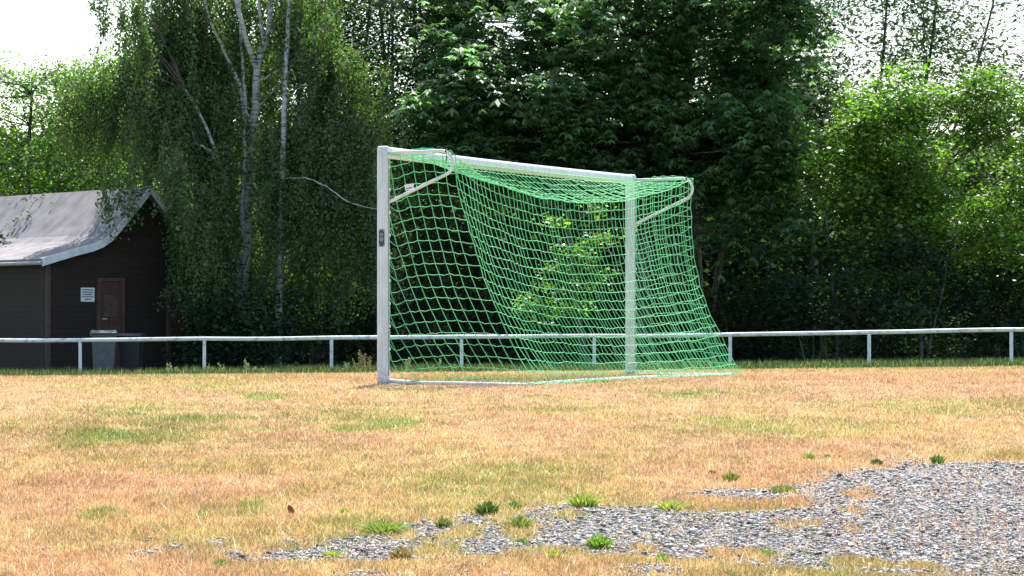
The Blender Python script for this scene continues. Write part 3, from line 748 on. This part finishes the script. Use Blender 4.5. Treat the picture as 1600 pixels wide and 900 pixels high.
for px, py, dY, rx, ln_, ns in [(330, 60, .5, .9, 2.4, 60), (270, 150, -1, .9, 2.6, 60), (300, 250, -.8, .8, 2.0, 50), (360, 240, -1.1, .7, 2.6, 46), (420, 200, -.5, .8, 2.2, 44), (340, 150, -.3, .8, 2.0, 50),
                              (360, 370, -1, .7, 1.6, 46), (300, 330, -1.2, .5, 1.4, 34), (400, 390, -1.1, .5, 1.4, 30), (380, -20, .8, 1.2, 2.2, 60), (300, -40, .3, 1.0, 2.6, 54), (250, -60, 0, .7, 2.4, 22), (240, 100, 0, .9, 2.0, 50), (205, 95, .2, .7, 2.2, 46), (160, 120, .2, .7, 2.0, 40), (120, 140, .4, .7, 1.8, 30), (250, 30, .3, .8, 2.2, 30), (290, 420, -1.4, .5, 1.0, 24), (320, 380, -1.3, .6, 1.7, 40), (275, 250, -2.6, .25, 1.2, 26), (300, 300, -2.6, .35, 1.4, 40), (315, 350, -2.6, .4, 1.2, 34), (370, 300, -1.5, .7, 1.8, 40), (430, 300, -1.3, .6, 1.3, 30), (275, 30, .6, .9, 2.8, 60), (350, 60, 2.4, 1.4, 2.4, 80), (330, 420, .3, .9, 1.5, 60),
                              (455, 10, .3, .8, 2.0, 40), (340, 460, -.6, .7, 1.2, 30), (275, 190, -1, .7, 1.1, 36), (340, 300, 1.6, 1.2, 2.5, 60), (300, 120, 1.8, 1.4, 2.6, 70), (400, 60, 2.0, 1.2, 2.5, 50)]:
    H(px, py, Yb + dY, rx, .6, ln_, ns)
for px, py, ln_, ns in [(163, 8, 1.4, 7), (192, -2, 1.6, 7), (215, 0, 1.5, 9), (150, -25, .8, 5), (165, 285, 1.0, 6), (190, 300, .7, 6), (206, 300, .7, 5), (228, 60, 1.4, 12)]:
    H(px, py, Yb - 2.2, .09, .15, ln_, ns)
birch('tallest white trunked weeping birch, forked high up, beside the clubhouse roof', float(A(372, 592, Yb)[0]), Yb, s1, hang, (0, 1, 2, 4))
hang = []
Yc_ = 92.8
s2 = [([A(434, 592, Yc_), A(436, 470, Yc_ - .6), A(437, 390, Yc_ - 1.0), A(441, 290, Yc_ - .9), A(444, 200, Yc_ - 1.0), A(446, 110, Yc_ - .7), A(452, 20, Yc_), A(455, -100, Yc_)], .105, .05),
      ([A(446, 130, Yc_), A(458, 95, Yc_ - .2), A(490, 60, Yc_ - .4), A(530, 15, Yc_ - .4)], .035, .012),
      ([A(445, 150, Yc_), A(470, 170, Yc_ - .5), A(480, 195, Yc_ - .7), A(500, 213, Yc_ - .8)], .025, .01)]
for px, py, dY, rx, ln_, ns in [(480, 60, -.4, .9, 1.8, 44), (540, 90, -.7, 1.0, 2.3, 56), (500, 160, -.8, .9, 2.2, 52), (470, 300, -1.1, .6, 1.8, 34), (520, 300, -1.1, .6, 1.7, 34), (575, 180, -.8, .6, 2.2, 38),
                              (570, 320, -1.2, .5, 2.4, 32), (450, 200, -.6, .7, 2.0, 40), (470, -20, .4, 1.2, 2.0, 50), (520, 230, .8, 1.2, 2.2, 50), (585, 300, -1.2, .25, 2.9, 20), (450, 380, 1, 1.2, 1.6, 40), (500, 400, -.6, .9, 1.3, 44), (540, 260, -1, .8, 1.8, 50), (490, 220, -1, .9, 2.0, 50)]:
    H(px, py, Yc_ + dY, rx, .55, ln_, ns)
birch('slender white birch with one straight trunk, right of the forked one', float(A(434, 592, Yc_)[0]), Yc_, s2, hang)

# ------------------------------------------------------------------ other trees (world X at Y)
def crown(px0, px1, py0, py1, Y, depth, n_, lr, sq=.75):
    a = at(px0, py0, Y); c = at(px1, py1, Y)
    return lobes_fill((a[0] + c[0]) / 2, Y, (a[2] + c[2]) / 2, max(.1, (c[0] - a[0]) / 2 - lr * .5), depth, max(.1, (a[2] - c[2]) / 2 - lr * .4), n_, lr, sq)
TB = 'trees of the belt behind the rail fence'
def stem(px, Y, pyt, r, lean=0, pxt=None):
    b_ = at(px, 580, Y); t_ = at(pxt if pxt is not None else px + lean, pyt, Y); return b_, t_, r
def simple(name, label, px, Y, tops, lob, base, **kw):
    X = (px - 800) / F * Y
    stems = [(((pb - px) / F * Y, dy), at(pt, pyt, Y + dy), r) for pb, dy, pt, pyt, r in tops]
    return tree(name, label, X, Y, stems, lob, None, kw.pop('dens', .62), kw.pop('bark', M_BARK), base, TB, **kw)
# right bright maple
lob = boxc(1330, 1620, 160, 380, 94.5, 2.2, 52, .75) + boxc(1390, 1480, 112, 180, 94, 1.2, 9, .42) + boxc(1500, 1620, 120, 190, 94, 1.2, 10, .5) + boxc(1300, 1360, 140, 260, 94, 1.2, 9, .5) + boxc(1300, 1500, 350, 440, 93.6, 1.2, 14, .55) + crown(1240, 1380, 180, 330, 93.5, 1.5, 16, .55)
simple('field_maple', 'rounded maple with bright yellow green sunlit top at the right', 1335, 94,
       [(1345, 0, 1390, 300, .12), (1330, .2, 1440, 230, .13), (1312, -.2, 1290, 330, .10), (1352, .4, 1480, 260, .10), (1322, .3, 1350, 240, .10)], lob, BRIGHT, per=78, rad=.32, ln=.125, dens=.5)
lob = crown(1320, 1500, 330, 470, 92.6, 1.0, 12, .6)
simple('elder', 'dark elder bush with hanging twigs under the bright maple', 1440, 92.6, [(1440, 0, 1430, 380, .06), (1450, .2, 1480, 400, .05)], lob, DARKG, per=60, rad=.3, ln=.12, leafm=M_SHADELEAF)
# airy willow behind, against the sky
lob = boxc(1220, 1340, -60, 250, 104, 1.5, 17, .8, 1.1) + boxc(1330, 1470, -60, 120, 104, 1.5, 7, .7, 1.1) + boxc(1400, 1640, -40, 170, 105, 1.5, 14, .8, 1.1)
simple('willow', 'thin airy willow with narrow leaves against the white sky at the right', 1300, 104, [(1290, 0, 1268, -40, .10), (1330, .3, 1390, -60, .09), (1360, 0, 1470, -60, .09), (1380, .4, 1560, -30, .08)], lob,
       (.075, .10, .045), per=64, rad=.45, ln=.16, wd=.36, flat=1.2, dens=.52)
# slim dark trees between birches and chestnut
for i, (px, Y, lab, top) in enumerate([(500, 101, 'slim dark hornbeam nearest to the birches', 480), (560, 102.5, 'slim dark hornbeam with upright limbs left of the goal', 575), (625, 100.5, 'slim dark hornbeam above the left goal post', 640), (690, 103, 'slim dark hornbeam half behind the chestnut crown', 700)]):
    lob = boxc(px - 66, px + 66, -60, 310, Y, 1.5, 50, .62, .9)
    simple('hornbeam', lab, px, Y, [(px - 12, 0, px - 40, -60, .11), (px + 8, .3, px + 25, -60, .10), (px + 22, -.2, px + 55, -20, .07), (px, .5, px - 5, -90, .08)], lob, GREEN, per=40, rad=.36, ln=.115, dens=.50)
# pale sunlit trees behind the hut
lob = boxc(120, 345, 105, 330, 102, 1.8, 62, .62)
simple('ash_tree', 'light green sunlit tree rising behind the clubhouse roof', 240, 102, [(240, 0, 230, 160, .13), (250, .3, 290, 180, .1)], lob, BRIGHT, per=64, rad=.34, ln=.10, dens=.5)
lob = boxc(-60, 180, 95, 330, 104, 1.8, 66, .66)
simple('ash_tree', 'light green sunlit tree at the far left edge behind the hut', 60, 104, [(60, 0, 50, 150, .13), (70, .3, 110, 160, .1)], lob, BRIGHT, per=64, rad=.34, ln=.105, dens=.5)
lob = boxc(830, 1230, -70, 240, 105, 1.4, 100, .75) + boxc(450, 720, -70, 120, 106, 1.2, 14, .7)
simple('lime_tree', 'tall lime tree filling the gaps behind the chestnut crown', 1090, 105, [(1090, 0, 1080, 0, .2), (1100, .4, 1180, 40, .12), (1080, .3, 950, 30, .12)], lob, GREEN, per=40, rad=.40, ln=.12, dens=.56)
# right-hand edge filler tree
lob = crown(1540, 1780, 130, 480, 95, 2.0, 50, .8)
simple('field_maple', 'maple at the far right end of the fence', 1640, 95, [(1640, 0, 1650, 200, .13), (1650, .3, 1600, 240, .1)], lob, BRIGHT, per=56, rad=.34, ln=.12)
# trees seen through the net: leaning grey trunk with yellow-green young growth
lob = boxc(862, 950, 322, 400, 88.4, .3, 6, .24) + boxc(895, 945, 395, 480, 88.4, .3, 5, .26) 
simple('young_lime_tree', 'leaning grey trunk with bright yellow green shoots seen through the net', 918, 88.6, [(918, 0, 886, 330, .13)], lob, (.17, .28, .03), per=26, rad=.20, ln=.11, dens=.5)
lob = boxc(820, 905, 440, 510, 88.2, .3, 8, .25) + boxc(830, 880, 390, 440, 88.2, .2, 2, .18)
simple('sapling', 'small sapling with yellow green leaves behind the middle of the net', 868, 88.2, [(868, 0, 862, 470, .02), (872, .05, 900, 450, .018)], lob, (.17, .28, .03), cat='sapling', per=30, rad=.16, ln=.10, dens=.42)
simple('oak', 'broad shaded trunk standing behind the right part of the net', 1012, 96, [(1012, 0, 1005, 250, .24)], crown(940, 1080, 240, 330, 97.5, 1.2, 8, .7), DARKG, per=50, rad=.34, ln=.12)
# understorey shrubs
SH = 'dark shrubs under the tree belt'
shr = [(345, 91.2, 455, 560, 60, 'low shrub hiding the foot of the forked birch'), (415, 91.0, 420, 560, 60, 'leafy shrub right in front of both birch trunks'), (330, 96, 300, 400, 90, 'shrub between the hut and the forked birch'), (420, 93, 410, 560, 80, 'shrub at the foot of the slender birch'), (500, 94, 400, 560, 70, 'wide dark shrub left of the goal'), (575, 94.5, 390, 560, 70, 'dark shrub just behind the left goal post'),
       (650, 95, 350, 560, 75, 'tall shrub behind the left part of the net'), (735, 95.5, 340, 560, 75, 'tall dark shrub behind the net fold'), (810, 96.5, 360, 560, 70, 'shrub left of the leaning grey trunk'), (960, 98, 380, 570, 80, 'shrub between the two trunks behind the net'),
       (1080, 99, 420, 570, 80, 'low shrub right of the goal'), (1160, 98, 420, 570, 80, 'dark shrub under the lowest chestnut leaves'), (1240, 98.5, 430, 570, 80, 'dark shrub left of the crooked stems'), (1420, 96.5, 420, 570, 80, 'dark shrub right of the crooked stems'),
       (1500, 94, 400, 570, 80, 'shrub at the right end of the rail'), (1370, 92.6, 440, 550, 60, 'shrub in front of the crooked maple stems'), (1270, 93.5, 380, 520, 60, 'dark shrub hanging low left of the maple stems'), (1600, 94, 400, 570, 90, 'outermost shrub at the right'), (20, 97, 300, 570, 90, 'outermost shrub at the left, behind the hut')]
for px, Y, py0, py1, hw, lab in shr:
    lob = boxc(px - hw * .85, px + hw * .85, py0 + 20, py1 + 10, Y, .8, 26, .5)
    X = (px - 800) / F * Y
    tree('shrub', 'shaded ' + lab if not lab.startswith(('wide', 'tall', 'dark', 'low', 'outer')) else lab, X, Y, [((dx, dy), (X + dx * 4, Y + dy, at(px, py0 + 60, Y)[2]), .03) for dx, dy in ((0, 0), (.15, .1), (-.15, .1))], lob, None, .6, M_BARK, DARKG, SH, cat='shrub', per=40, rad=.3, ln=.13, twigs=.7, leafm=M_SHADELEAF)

# far woodland behind everything, reads as one dark mass
n_ = 170000
C = np.stack([rng.uniform(-36, 36, n_), 107 + rng.uniform(0, 1, n_) ** .9 * 18, rng.uniform(-.6, 1, n_)], 1)
top_ = 5.6 + 2.2 * fbm(C[:, 0] * .35, C[:, 1] * .2, 9, 3)
C[:, 2] = -.6 + rng.uniform(0, 1, n_) ** .85 * (top_ + .6)
D = rdir_(n_, -.4); Nn = unit(rng.normal(0, 1, (n_, 3)) * np.array([1, 1, .7])); L_ = (.28 + .25 * (C[:, 1] - 107) / 18) * np.exp(rng.normal(0, .25, n_))
V, Fc = leaf_quads(C, D, Nn, L_, L_ * .75)
tag(mesh_obj('woodland', V, Fc, M_SHADELEAF, col=tints(n_, DARKG, .3)), 'dense dark woodland filling the space behind the tree belt', 'woodland', kind='stuff')

# ------------------------------------------------------------------ grass
def blades(X, Y, h, w, lean=.35):
    n_ = len(X); Z = ground(X, Y); a = rng.uniform(0, math.pi, n_); la = rng.uniform(0, 2 * math.pi, n_); ll = h * np.abs(rng.normal(0, lean, n_))
    bx = np.cos(a) * w / 2; by = np.sin(a) * w / 2
    v0 = np.stack([X - bx, Y - by, Z - .004], 1); v1 = np.stack([X + bx, Y + by, Z - .004], 1)
    v2 = np.stack([X + np.cos(la) * ll, Y + np.sin(la) * ll, Z + h], 1)
    V = np.stack([v0, v1, v2], 1).reshape(-1, 3); k = np.arange(n_) * 3
    return V, np.stack([k, k + 1, k + 2], 1)
def field_points(n_, y0, y1, margin=1.12):
    u = rng.uniform(0, 1, n_); Y = 1 / (1 / y0 + (1 / y1 - 1 / y0) * u)     # more blades near the camera
    X = rng.uniform(-1, 1, n_) * (800 / F * Y * margin + .6); return X, Y
NB = 1000000
X, Y = field_points(NB, 14.2, 58); kk_ = Y < np.clip(45.6 + .8 * X, 39.5, 53) + 3.5 + rng.uniform(0, 2, NB); X, Y = X[kk_], Y[kk_]; NB = len(X)
g_ = gravel(X, Y); keep = (rng.uniform(0, 1, NB) > g_ * .95) & (fbm(X * 5, Y * 3, 61, 3) + rng.uniform(-.35, .35, NB) > .22)
X, Y, g_ = X[keep], Y[keep], g_[keep]; n_ = len(X)
gr_ = green(X, Y)
dry1 = np.array([.55, .33, .21]); dry2 = np.array([.62, .44, .25]); dry3 = np.array([.36, .20, .125]); grn1 = np.array([.14, .22, .05]); grn2 = np.array([.34, .36, .12])
q = np.clip(fbm(X * .8, Y * .5, 22, 4) * 2.2 - .6, 0, 1)[:, None]; r1 = rng.uniform(0, 1, (n_, 1))
c = dry1 * (1 - q) + dry2 * q; c = np.where(r1 < .22, dry3, c); c = np.where(r1 > .86, np.array([.80, .68, .52]), c)
isg = (rng.uniform(0, 1, n_) < gr_ * 1.1 + .06)[:, None]; c = np.where(isg, np.where(rng.uniform(0, 1, (n_, 1)) < .5, grn1, grn2), c)
# broad worn zones: paler yellow towards the goal and the near edge, pinker in the middle
yel = np.clip(fbm(X * .3 + 9, Y * .25, 52, 3) * 2 - .6, 0, 1)[:, None]
c = c * np.array([.96, .90, .80]) * (1 + (yel - .4) * np.array([.10, .24, .05]))
c = c * np.exp(rng.normal(0, .22, (n_, 1))) * np.exp((fbm(X * 6, Y * 2.2, 71, 3) - .5) * .8)[:, None]
h = .014 + .022 * rng.uniform(0, 1, n_) ** 1.8 + .02 * gr_ * rng.uniform(0, 1, n_); h = h * (.6 + .8 * fbm(X * 1.7, Y * 1.2, 8, 3)); h = np.where(rng.uniform(0, 1, n_) < .006, h * 2.6, h)
V, Fc = blades(X, Y, h, (.0036 + Y * .00011) * rng.uniform(.6, 1.4, n_), 1.0)
tag(mesh_obj('dry_grass', V, Fc, M_GRASS, col=np.repeat(np.clip(c, .02, .9), 3, 0)), 'short sun scorched straw coloured grass of the pitch with greener patches', 'grass', kind='stuff')
# green verge under the fence
NV = 190000
X = rng.uniform(-22, 22, NV); Y = 91 - 40 * rng.uniform(0, 1, NV) ** 1.5; keep = fbm(X * .8, Y * .4, 14, 3) + rng.uniform(-.3, .3, NV) > .3
keep &= Y > np.clip(45.6 + .8 * X, 39.5, 53) + 3
keep &= ~((X < -8.7) & (Y > 90 + (X + 9) * .6))
X, Y = X[keep], Y[keep]; n_ = len(X)
h = rng.uniform(.07, .23, n_) * (.5 + 1.0 * fbm(X * 1.1, Y * .3, 15, 3)); h = h * np.clip(.25 + (Y - 60) / 18, .18, 1.0)
V, Fc = blades(X, Y, h, rng.uniform(.014, .03, n_), .4)
c = np.where(rng.uniform(0, 1, (n_, 1)) < .18, np.array([.32, .30, .12]), np.array([.048, .082, .036])) * np.exp(rng.normal(0, .25, (n_, 1)))
tag(mesh_obj('verge_grass', V, Fc, M_STALK, col=np.repeat(c, 3, 0)), 'taller green weeds and grass along the foot of the rail fence', 'grass', kind='stuff')

# ------------------------------------------------------------------ tall weeds by the fence (individual stalks)
def weed(X, Y, h, label, tint):
    z = float(ground(X, Y)); root = empty('tall_weed', (X, Y, z), label, 'weed', 'tall weed stalks in front of the rail fence')
    mb = MB(); Vs = []; n0 = 0; Fs = []
    for s in range(3):
        tip = np.array([rng.normal(0, .07), rng.normal(0, .07), h * rng.uniform(.7, 1)])
        pts = limb(mb, (rng.normal(0, .02), 0, -.03), tip, .006, .003, .06, 6, 4)
        k = int(60 * h / .4); t = rng.uniform(.25, 1, k); C = np.stack([np.interp(t, np.linspace(0, 1, 6), pts[:, a]) for a in range(3)], 1) + rng.normal(0, .010, (k, 3))
        D = rdir_(k, .5); V_, F_ = leaf_quads(C, D, unit(rng.normal(0, 1, (k, 3))), np.full(k, .055) * (1.25 - t), np.full(k, .024)); Vs.append(V_); Fs.append(F_ + n0); n0 += len(V_)
    mb.build('stalk', M_STALKS, root); V_ = np.concatenate(Vs); mesh_obj('foliage', V_, np.concatenate(Fs), M_STALK, root, col=tints(len(V_) // 4, tint, .2))
M_STALKS = noisy('weed_stalk', (.14, .15, .06), (.26, .24, .11), 20, .8)
wl_ = [(566, 545, .0), (578, 552, 0), (587, 562, 0), (385, 560, 0), (349, 567, 0), (397, 572, 0), (538, 560, 0), (538, 572, 0), (412, 572, 0), (325, 568, 0), (307, 575, 0), (266, 566, 0), (278, 570, 0), (1290, 562, 0), (1250, 566, 0), (1165, 563, 0), (1316, 566, 0), (1424, 567, 0), (1452, 562, 0), (560, 560, 0), (1192, 566, 0), (636, 556, 0), (684, 560, 0), (705, 566, 0)]
for i, (px, pyt, _) in enumerate(wl_):
    Y = 79.5 + rng.uniform(-2, 2) if px < 620 or px > 720 else 78; X = (px - 800) / F * Y; zt = EYE - (pyt - HZ) / F * Y; h = max(.15, zt - float(ground(X, Y)))
    side_ = 'brown tall' if 550 < px < 600 else 'pale green'
    where = 'bunched just left of the goal post' if 550 < px < 600 else ('left of the goal' if px < 550 else ('behind the left part of the net' if px < 720 else 'right of the goal'))
    weed(X, Y, h, f'{side_} weed stalk at the fence foot, {where}', (.28, .22, .12) if 550 < px < 600 else (.34, .38, .22))

# ------------------------------------------------------------------ tufts standing out of the dry turf and gravel
def tuft(px, py, wpx, hpx, tint, label, nb=150, broad=False):
    g0 = gp(px, py); sc = g0[1] / F; w = wpx * sc / 2; h = hpx * sc * 1.05
    k = int(nb); a = rng.uniform(0, 2 * math.pi, k); r = rng.uniform(0, 1, k) ** .6
    bx = np.cos(a) * r * w * .6; by = np.sin(a) * r * w * .9
    hh = h * rng.uniform(.5, 1.1, k) * (1 - .45 * r); lx = np.cos(a) * r * w * .6 + rng.normal(0, w * .12, k); ly = np.sin(a) * r * w * .6
    bw = (.010 if broad else .0042) * rng.uniform(.8, 1.3, k); oa = rng.uniform(0, math.pi, k)
    gz = ground(g0[0] + bx, g0[1] + by) - g0[2]
    b0 = np.stack([bx - np.cos(oa) * bw, by - np.sin(oa) * bw, gz - .005], 1); b1 = np.stack([bx + np.cos(oa) * bw, by + np.sin(oa) * bw, gz - .005], 1)
    m0 = np.stack([bx + lx * .45 - np.cos(oa) * bw * .9, by + ly * .45 - np.sin(oa) * bw * .9, gz + hh * .65], 1); m1 = np.stack([bx + lx * .45 + np.cos(oa) * bw * .9, by + ly * .45 + np.sin(oa) * bw * .9, gz + hh * .65], 1)
    tp = np.stack([bx + lx, by + ly, gz + hh], 1); tp2 = tp + np.array([.001, 0, 0])
    V = np.stack([b0, b1, m1, m0, tp, tp2], 1).reshape(-1, 3); k6 = np.arange(k) * 6
    Fc = np.concatenate([np.stack([k6, k6 + 1, k6 + 2, k6 + 3], 1), np.stack([k6 + 3, k6 + 2, k6 + 5, k6 + 4], 1)])
    o = mesh_obj('grass_tuft' if not broad else 'leafy_weed', V, Fc, M_STALK, col=tints(k, tint, .25, per=6))
    o.location = tuple(g0); tag(o, label, 'grass tuft' if not broad else 'weed', 'tufts around the gravel patch')
LIME = (.20, .33, .06); OLV = (.20, .22, .07); DKG = (.10, .14, .05); YG = (.34, .38, .10)
tuft(937, 858, 42, 25, LIME, 'bright green leafy tuft standing alone in the middle of the gravel', 170, True)
tuft(1034, 878, 18, 16, LIME, 'tiny bright green weed right of the bright tuft in the gravel', 40, True)
tuft(762, 804, 42, 24, DKG, 'dark green grass tuft at the upper edge of the gravel', 260)
tuft(803, 796, 26, 15, (.13, .22, .06), 'small green tuft touching the dark one at the gravel edge', 130)
tuft(600, 833, 80, 22, (.24, .30, .08), 'wide low yellow green tuft left of the gravel', 420)
tuft(912, 792, 55, 26, YG, 'feathery olive tuft above the gravel, near the centre', 300)
tuft(1370, 727, 22, 12, DKG, 'dark compact tuft on the far gravel edge at the right', 160)
tuft(1265, 717, 24, 10, LIME, 'small bright green tuft in dry turf above the gravel', 90)
tuft(1292, 715, 14, 7, (.2, .34, .06), 'very small green tuft beside the small bright one', 50)
tuft(812, 826, 46, 22, OLV, 'straggling olive tuft inside the gravel, below the dark tuft', 220)
tuft(693, 823, 30, 16, OLV, 'olive tuft at the left part of the gravel', 150)
tuft(345, 884, 26, 12, (.12, .26, .05), 'green clump by the stones near the bottom left', 110)
tuft(537, 802, 15, 9, LIME, 'small bright green tuft in the dry turf left of centre', 60)
tuft(1465, 724, 26, 16, (.11, .19, .05), 'green tuft at the far right end of the gravel edge', 160)
tuft(1224, 768, 50, 12, OLV, 'low olive tuft on the turf tongue in the gravel', 180)
tuft(1112, 742, 14, 10, DKG, 'tiny dark tuft in the dry turf above the turf tongue', 70)
tuft(1142, 752, 28, 18, OLV, 'thin greyish tuft above the turf tongue', 110)
tuft(1048, 795, 60, 14, YG, 'yellow green strip of grass just above the gravel, right of centre', 200)
tuft(815, 850, 18, 9, (.14, .28, .05), 'small green tuft left of the bright tuft in the gravel', 60)
tuft(865, 872, 34, 14, YG, 'yellowish tuft at the lower gravel edge', 120)
tuft(625, 874, 40, 20, (.26, .17, .09), 'reddish brown dry tuft at the lower left gravel edge', 180)
tuft(520, 870, 36, 12, YG, 'yellow green tuft beside the stones at the lower left', 110)
tuft(1197, 868, 24, 12, (.2, .33, .06), 'green tuft among dry turf at the lower right', 90)
# curled brown leaf standing in the turf
g0 = gp(456, 806); m_dl = noisy('dead_leaf_brown', (.16, .07, .03), (.28, .13, .06), 30, .8)
t = np.linspace(0, 1, 7); V = []
for q in t:
    w = .016 * math.sin(math.pi * min(1, q * .95 + .05)) ** .7
    c_ = np.array([-.022 * q + .004, .006 * math.sin(q * 3), .062 * q]); V += [c_ + np.array([-w, .006, -w * .3]), c_, c_ + np.array([w, .005, w * .3])]
Fc = [(i * 3 + j, i * 3 + j + 1, i * 3 + j + 4, i * 3 + j + 3) for i in range(6) for j in range(2)]
dl = mesh_obj('dead_leaf', V, Fc, m_dl, smooth=True); dl.location = tuple(g0); sm = dl.modifiers.new('thick', 'SOLIDIFY'); sm.thickness = .001
tag(dl, 'curled brown dead leaf standing upright in the dry turf at the left', 'leaf')

# ------------------------------------------------------------------ gravel stones
ico_v = []
ph = (1 + 5 ** .5) / 2
for a, b_ in ((-1, ph), (1, ph), (-1, -ph), (1, -ph)): ico_v.append((a, b_, 0))
for a, b_ in ((-1, ph), (1, ph), (-1, -ph), (1, -ph)): ico_v.append((0, a, b_))
for a, b_ in ((ph, -1), (ph, 1), (-ph, -1), (-ph, 1)): ico_v.append((a, 0, b_))
ico_v = unit(np.array(ico_v, float))
ico_f = np.array([(0, 11, 5), (0, 5, 1), (0, 1, 7), (0, 7, 10), (0, 10, 11), (1, 5, 9), (5, 11, 4), (11, 10, 2), (10, 7, 6), (7, 1, 8), (3, 9, 4), (3, 4, 2), (3, 2, 6), (3, 6, 8), (3, 8, 9), (4, 9, 5), (2, 4, 11), (6, 2, 10), (8, 6, 7), (9, 8, 1)])
def stones(X, Y, size, tint):
    n_ = len(X)
    S = size[:, None] * np.stack([rng.uniform(.7, 1.35, n_), rng.uniform(.7, 1.3, n_), rng.uniform(.30, .75, n_)], 1)
    V = ico_v[None] * rng.uniform(.72, 1.25, (n_, 12, 1)) * S[:, None, :]
    a = rng.uniform(0, 6.28, n_); tl = rng.normal(0, .3, n_); ca, sa, ct, st_ = np.cos(a), np.sin(a), np.cos(tl), np.sin(tl)
    x, y, z = V[..., 0], V[..., 1], V[..., 2]
    x, z = x * ct[:, None] - z * st_[:, None], x * st_[:, None] + z * ct[:, None]
    x, y = x * ca[:, None] - y * sa[:, None], x * sa[:, None] + y * ca[:, None]
    V = np.stack([x + X[:, None], y + Y[:, None], z + (ground(X, Y) + size * .12)[:, None]], -1).reshape(-1, 3)
    Fc = (ico_f[None] + (np.arange(n_) * 12)[:, None, None]).reshape(-1, 3)
    return V, Fc, np.repeat(tint, 12, 0)
n0 = 190000
X, Y = field_points(n0, 14.2, 26); g_ = gravel(X, Y); near_ = np.clip(1 - np.maximum(sd_poly(X, Y, gpoly), 0) / 1.1, 0, 1) * (X < 5) * (Y < 18.5); keep = rng.uniform(0, 1, n0) < np.maximum(g_ * .66, .16 * near_ * (fbm(X * 6, Y * 3, 19, 3) > .56))
X, Y = X[keep], Y[keep]; n_ = len(X)
size = .0066 * np.exp(rng.normal(0, .45, n_)); big = rng.uniform(0, 1, n_) < .012 * (1 + .8 * (X < 2.2)); size = np.where(big, size * rng.uniform(1.8, 2.8, n_), size); size = np.minimum(size, .022)
tn = np.array([.32, .30, .285])[None] * np.exp(rng.normal(0, .62, (n_, 1))) * (1 + rng.normal(0, .03, (n_, 3))); tn = np.where(big[:, None], tn * .42, tn)
tn = np.clip(tn, .05, .72)
V, Fc, tn = stones(X, Y, size, tn)
tag(mesh_obj('gravel', V, Fc, M_STONE, col=tn), 'loose grey broken stone chips of the gravel patch', 'gravel', kind='stuff')
print('gravel stones', n_)
SS = 'larger dark stones lying on the gravel patch'
for i, (px, py, s) in enumerate([(1006, 868, .030), (1272, 831, .026), (1388, 860, .028), (876, 797, .022), (735, 818, .020), (1180, 640 + 183, .020), (783, 852, .018), (1155, 872, .022), (1335, 898, .024), (1460, 840, .024), (714, 828, .018), (1010, 807, .018), (1325, 752, .02), (1115, 808, .022), (575, 866, .016)]):
    g0 = gp(px, py); V, Fc, tn = stones(np.zeros(1) + g0[0], np.zeros(1) + g0[1], np.array([s * .66]), np.array([[.09, .10, .115]]))
    V = V - g0 + np.array([0, 0, s * .25]); o = mesh_obj('stone', V, Fc, M_STONE, col=tn); o.location = tuple(g0)
    tag(o, 'dark angular fist sized stone lying on the grey gravel', 'stone', SS)
